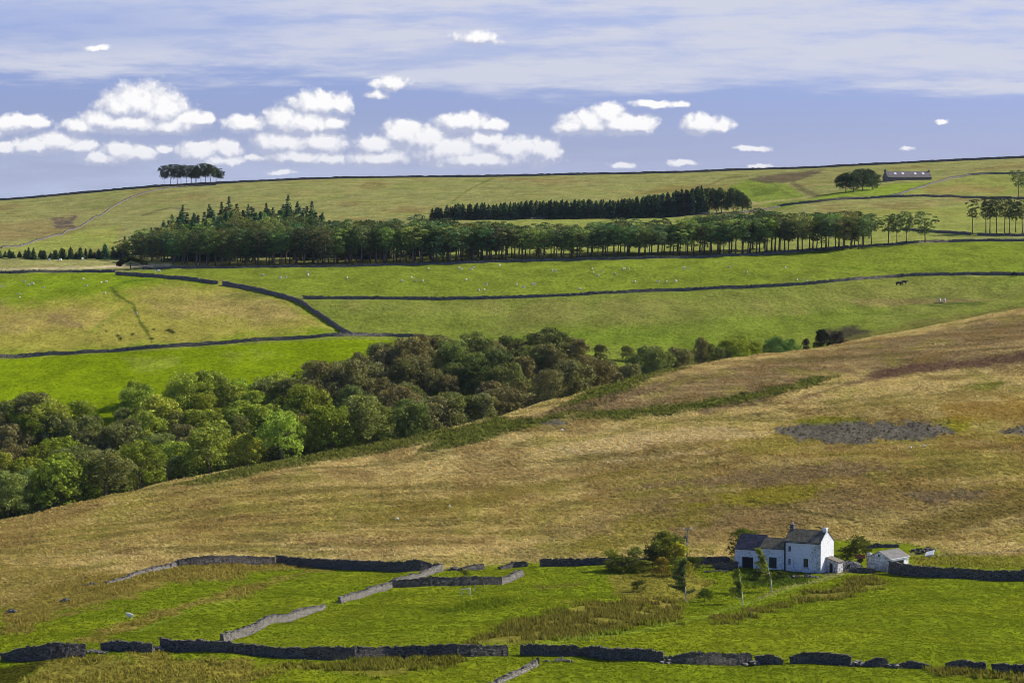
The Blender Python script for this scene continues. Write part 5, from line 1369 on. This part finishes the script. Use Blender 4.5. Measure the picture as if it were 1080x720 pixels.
# distant barn
pb_ = hit(938, 196, True); barn = empty('barn', (us(936.5, 193)[0] * 1600, 1600, gz(us(936.5, 193)[0] * 1600, 1600) - 1.2), math.radians(14), 'long dark stone barn on the hill with a row of bright skylights in its roof', 'barn')
Lb, Wb = 24.5, 8.0
print('barn z', barn.location.z, pix(barn.location.x, 1600, barn.location.z))
wb = walls_part(barn, 0, Lb, 0, Wb, 3.6, 6.6, M_BARN, z0=-3)
rb = roof_part('roof', barn, 0, Lb, 0, Wb, 3.6, 6.62, slate_mat('barn_slate', (0.17, 0.15, 0.145), (0.25, 0.22, 0.20)), over=.2)
M_SKYL = plain('skylight_glass', (0.9, 0.92, 0.95), .12, spec=1.0)
for xs_ in (4.3, 8.6, 15.6, 20.0):
    q = MB(); sl = (6.62 - 3.6) / (Wb / 2); y0_, y1_ = 1.9, 2.9
    z0_, z1_ = 3.6 + y0_ * sl + .20, 3.6 + y1_ * sl + .20
    q.add([(xs_, y0_, z0_), (xs_ + 1.3, y0_, z0_), (xs_ + 1.3, y1_, z1_), (xs_, y1_, z1_), (xs_, y0_, z0_ - .1), (xs_ + 1.3, y0_, z0_ - .1), (xs_ + 1.3, y1_, z1_ - .1), (xs_, y1_, z1_ - .1)], [(0, 1, 2, 3), (4, 5, 1, 0), (5, 6, 2, 1), (7, 4, 0, 3), (6, 7, 3, 2)])
    q.build('skylight', M_SKYL, rb)
q = MB(); q.box(-.5, .35, Wb / 2 - .5, Wb / 2 + .5, 6.2, 7.6); q.build('chimney', M_BARN, barn)
q = MB(); q.box(Lb - .4, Lb + .3, Wb / 2 - .5, Wb / 2 + .5, 6.2, 7.4); q.build('chimney', M_BARN, barn)

# ------------------------------------------------------------------ farmyard things
def at(px, py, far=False): return hit(px, py, far)
p = at(724.6, 601); pole = empty('utility_pole', p, .2, 'wooden power pole with crossarm and small grey transformer by the trees', 'pole')
b = MB(); b.tube([(0, 0, -.5), (0, 0, 3.5), (.03, 0, 7.7)], [.17, .15, .11], 8); b.build('post', M_WOOD, pole)
b = MB(); b.box(-.75, .75, -.06, .06, 7.3, 7.45); b.build('crossarm', M_WOOD, pole)
for x in (-.68, .68):
    b = MB(); b.tube([(x, 0, 7.45), (x, 0, 7.52), (x, 0, 7.62), (x, 0, 7.78)], [.06, .17, .12, .15], 8); b.build('insulator', M_WHITEP, pole)
b = MB(); b.tube([(-.38, 0, 5.3), (-.38, 0, 5.45), (-.38, 0, 6.05), (-.38, 0, 6.12)], [.2, .25, .25, .1], 10); b.box(-.2, -.1, -.05, .05, 5.4, 5.9); b.build('transformer', plain('grey_transformer', (0.08, .085, .1), .5), pole)
b = MB(); b.box(-.14, .14, -.2, -.13, 4.6, 5.0); b.build('warning_plate', M_WHITEP, pole)
# wire from the pole to the house would be thinner than a pixel: left at the insulators
# gate frame and posts near the paddock
M_PALEWOOD = plain('bleached_wood', (0.62, 0.58, 0.5), .9, (0.45, 0.41, 0.35), 4)
p = at(491, 628); g_ = empty('wooden_gate', p, math.radians(22), 'pale broken gate frame leaning in the pasture below the short wall', 'gate')
b = MB(); b.tube([(-.75, 0, -.3), (-.72, 0, 1.25)], .11, 6); b.tube([(.7, 0, -.3), (.82, 0, 1.25)], .11, 6); b.build('post', M_PALEWOOD, g_)
b = MB(); b.tube([(-.72, 0, 1.12), (.82, 0, 1.15)], .10, 6); b.tube([(-.73, 0, .5), (-.2, 0, .55)], .04, 5); b.build('rail', M_PALEWOOD, g_)
for i, (px, py, lab) in enumerate([(502, 624, 'leaning pale post right of the broken gate frame'), (511, 619, 'second pale post, nearer the wall corner'), (519, 615.5, 'upright white post against the short dark wall')]):
    p = at(px, py); b = MB(); b.tube([(0, 0, -.3), (-.18 if i < 2 else 0, 0, 1.15)], [.08, .07], 6); o = b.build('fence_post', M_WHITEP if i == 2 else M_WOOD, loc=p); tag(o, lab, 'post', 'loose posts by the paddock')
for i, (px, py, hh, lab) in enumerate([(792, 658, 2.6, 'thin stake standing in the rushes below the birch'), (681, 606, 1.1, 'small stake under the farmhouse trees')]):
    p = at(px, py); b = MB(); b.tube([(0, 0, -.2), (0.03, 0, hh)], [.035, .03], 5); o = b.build('fence_post', M_WOOD, loc=p); tag(o, lab, 'post')
# heap of stones and slab left of the house
wall([(754,600.5),(762,601),(778,602)], 'piled stone yard wall at the left end of the farmhouse', 1.3, m=M_STONE, hs=[.8,1,1], rough=.3, group='farmyard walls')
rubble(760, 598, 26, 'pale loose stones on top of the yard heap', 1.0, size=.3)
p = at(757, 603.5); b = MB(); b.box(-2.4, 1.9, -.25, .25, .25, .36); b.box(-2.0, -1.8, -.2, .2, -.3, .25); b.box(1.4, 1.6, -.2, .2, -.3, .25); o = b.build('stone_bench', M_STONE_PALE_LIT, loc=p); tag(o, 'long pale stone slab lying before the yard wall', 'slab')
rubble(852, 609, 26, 'loose stones and earth at the front door of the farmhouse', 1.0, size=.28)
rubble(838, 609, 20, 'low stones under the small ground floor window', 1.0, m=M_STONE, size=.25)
# half-collapsed heap covered with pale sheets between the buildings
p = at(896, 601); heap = empty('log_pile', p, -.35, 'rounded heap of pale timbers leaning together between house and outbuilding', 'wood pile')
R_ = random.Random(8)
b = MB()
for i in range(26):
    t = i / 25; x = -1.6 + 3.2 * t; top = 1.75 * math.sin(math.pi * (.12 + .78 * t)) ** .6
    b.tube([(x - .35, R_.uniform(-.9, -.5), -.1), (x + R_.uniform(-.1, .1), -.1, top), (x + .6 + R_.uniform(0, .3), .5, top * .85)], [.09, .08, .06], 5)
b.build('timber', plain('bleached_timber', (0.55, 0.5, 0.44), .85, (0.16, .14, .12), 3, lo=.5, hi=.55), heap)
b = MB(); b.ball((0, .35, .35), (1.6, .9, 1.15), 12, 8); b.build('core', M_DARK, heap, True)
# rusty trailer
p = at(908, 595); tr = empty('trailer', (p[0], p[1] + 1.5, p[2] + .2), -.2, 'small rust red farm trailer beside the outbuilding chimney', 'trailer')
b = MB(); b.box(-.95, .95, -.5, .5, .75, .85); 
for q in ((-.95, .95, -.5, -.44), (-.95, .95, .44, .5), (-.95, -.89, -.44, .44), (.89, .95, -.44, .44)): b.box(*q, .85, 1.45)
b.build('body', M_RUST, tr)
for s_ in (-1, 1):
    b = MB(); b.tube([(.1, s_ * .52, .4), (.1, s_ * .66, .4)], .4, 14); b.build('wheel', M_DARK, tr)
b = MB(); b.tube([(-.9, 0, .75), (-1.9, 0, .45)], .05, 6); b.build('drawbar', M_RUST, tr)
# stone slab feature up the bank, right of the outbuilding
p = at(980, 586.5); b = MB(); b.add([(-.9, -.5, 0), (.7, -.5, .3), (1.1, .5, 1.0), (-.5, .5, .6), (-.9, -.5, .2), (.7, -.5, .5), (1.1, .5, 1.2), (-.5, .5, .8)], [(0, 3, 2, 1), (4, 5, 6, 7), (0, 1, 5, 4), (1, 2, 6, 5), (2, 3, 7, 6), (3, 0, 4, 7)]); b.box(-.6, .6, -.3, .4, -.4, .25)
o = b.build('water_trough', M_WHITEP, loc=p); tag(o, 'tilted white trough on the bank above the tall dark wall', 'trough')
rubble(975, 581, 20, 'dark stone outcrop behind the tilted trough', 1.4, m=M_STONE, size=.35)
wall([(905,578),(925,577),(948,576.5)], 'tumbled old wall line on the bank behind the outbuilding', .6, hs=[.5,1,.6], rough=.3, group='farmyard walls')

# ------------------------------------------------------------------ animals: each one continuous skinned body
def beast_mesh(name, L, H, fat, head_len, col_body, legs_r):
    """quadruped grown from a skeleton; x forward"""
    me = bpy.data.meshes.new(name); zb = H * .68
    vs = [(0, 0, zb), (L * .3, 0, zb + .02 * H), (-L * .3, 0, zb), (-L * .46, 0, zb - .02), (L * .42, 0, zb + .08 * H), (L * .52, 0, H * .72 if head_len < 0 else H * .9), (L * .52 + abs(head_len), 0, H * .12 if head_len < 0 else H * .82)]
    rs = [fat, fat * .95, fat, fat * .55, fat * .62, fat * .42, fat * .26]
    es = [(0, 1), (0, 2), (2, 3), (1, 4), (4, 5), (5, 6)]
    for sx, par in ((.3, 1), (-.32, 2)):
        for sy in (-1, 1):
            k = len(vs); back = sx < 0
            vs += [(L * sx, sy * fat * .6, zb - fat * .6), (L * sx + (-.05 * L if back else .02 * L), sy * fat * .62, H * .24), (L * sx + (0.0), sy * fat * .62, 0.0)]
            rs += [legs_r * 2, legs_r, legs_r * .9]; es += [(par, k), (k, k + 1), (k + 1, k + 2)]
    vs += [(-L * .52, 0, zb - .2 * H)]; rs += [legs_r * .8]; es += [(3, len(vs) - 1)]
    me.from_pydata(vs, es, []); o = bpy.data.objects.new(name, me); COL.objects.link(o)
    mod = o.modifiers.new('skin', 'SKIN'); sv = me.skin_vertices[0].data
    for i, r in enumerate(rs): sv[i].radius = (r, r); sv[i].use_root = (i == 0)
    s2 = o.modifiers.new('sub', 'SUBSURF'); s2.levels = 1; s2.render_levels = 1
    dg = bpy.context.evaluated_depsgraph_get(); m2 = bpy.data.meshes.new_from_object(o.evaluated_get(dg)); m2.name = name
    bpy.data.objects.remove(o); m2.materials.clear(); m2.materials.append(col_body)
    m2.polygons.foreach_set('use_smooth', [True] * len(m2.polygons)); return m2
M_WOOL = plain('fleece', (0.9, 0.87, 0.8), .95, (0.78, 0.74, 0.66), 6, .3)
M_HIDE = plain('black_hide', (0.018, 0.016, 0.016), .7)
SH = [beast_mesh('sheep', 1.15, .85, .30, -.26, M_WOOL, .05), beast_mesh('sheep', 1.15, .9, .30, .26, M_WOOL, .05)]
CW = beast_mesh('cow', 2.1, 1.4, .42, .42, M_HIDE, .09); CW2 = beast_mesh('cow', 2.1, 1.4, .42, -.5, M_HIDE, .09)
def animal(name, me, px, py, far, rz, s, label, cat, group):
    p = hit(px, py, far); o = bpy.data.objects.new(name, me); COL.objects.link(o); o.location = p; o.rotation_euler = (0, 0, rz); o.scale = (s,) * 3; tag(o, label, cat, group); return o
LEFTS = [(2,303),(26,298),(30,301.5),(34,300),(46,304),(20,311),(21,314.5),(88,295),(91,302),(107,299),(112,298),(111,310),(144,331),(163,287),(168,287)]
MIDS = [(277,291),(295,294),(301,293.5),(325,288),(325,291),(366,294),(424,297),(434,293.5),(439,297),(446,297),(452,284.5),(484,283),(487,285),(497,285),(499,283),(527,281),(492,296),(513,301),(505,307),(511,306.5),(545,301),(552,304),(562,300),(564,301),(582,286),(586,287),(625,284.5),(631,291),(635,287),(649,290),(658,284.5),(663,284.5),(612,305.5),(626,288),(670,298),(694,298),(703,298),(713,297.5)]
RIGHTS = [(722,284),(727,284),(769,282.5),(788,288),(828,283),(841,296),(850,296.5)]
for lst, where in ((LEFTS, 'in the left field behind the hawthorn wall'), (MIDS, 'in the long sheep field below the plantation'), (RIGHTS, 'at the right end of the long sheep field')):
    for (px, py) in lst:
        a = rnd.random() < .75; animal('sheep', SH[0 if a else 1], px, py, True, rnd.uniform(0, 6.28), rnd.uniform(0.7, 0.95), f"white sheep {'grazing' if a else 'looking up'} {where}", 'sheep', f"sheep {'grazing' if a else 'looking up'} {where}")
for (px, py) in [(52, 275.5), (64, 275.5), (87, 274.5)]:
    animal('sheep', SH[0], px, py, True, rnd.uniform(0, 6), 1.15, 'white sheep on the pale strip above the sandy track', 'sheep', 'sheep above the sandy track')
animal('sheep', SH[1], 137, 652, False, 2.6, 1.0, 'lone white sheep on the near pasture above the front wall', 'sheep', None)
for px, py, lab in [(991, 319, 'left of two white sheep beside the boggy patch under the long wall'), (996, 319, 'right of two white sheep beside the boggy patch under the long wall')]:
    animal('sheep', SH[1], px, py, True, 1.4, 1.45, lab, 'sheep', 'pair by the bog')
for px, py, lab in [(593, 454.5, 'white sheep near the grey scree patch at the middle of the moor edge'), (961, 473, 'left sheep of the two below the big scree patch on the moor'), (975, 471, 'right sheep of the two below the big scree patch on the moor'), (419, 548, 'pale sheep lower on the left moor'), (474, 535, 'pale sheep higher on the moor near the olive streak'), (885, 360.5, 'sheep at the head of the ravine'), (888.5, 358.5, 'second sheep at the head of the ravine, a little higher')]:
    animal('sheep', SH[0], px, py, False, rnd.uniform(0, 6), .6, lab, 'sheep', None)
animal('cow', CW, 948, 301, True, .25, 1.0, 'black cow on the pasture under the long wall, left of its neighbour', 'cow', 'black cattle')
animal('cow', CW, 953.5, 299.5, True, .3, .95, 'black cow just above and right of the first one', 'cow', 'black cattle')
animal('cow', CW2, 1070, 291.5, True, 2.9, 1.0, 'black cow standing against the long wall near the right edge', 'cow', 'black cattle')

HAZE = 1.6e-5
if HAZE:
    b = MB(); b.box(-16000, 16000, -300, 41000, -425, 60)
    hm, nt = mat('thin_air'); pv = nd(nt, 'ShaderNodeVolumePrincipled', {'Color': (.72, .82, 1, 1), 'Density': HAZE}); o_ = nt.nodes.new('ShaderNodeOutputMaterial'); nt.links.new(pv.outputs[0], o_.inputs['Volume'])
    tag(b.build('haze', hm), kind='stuff')
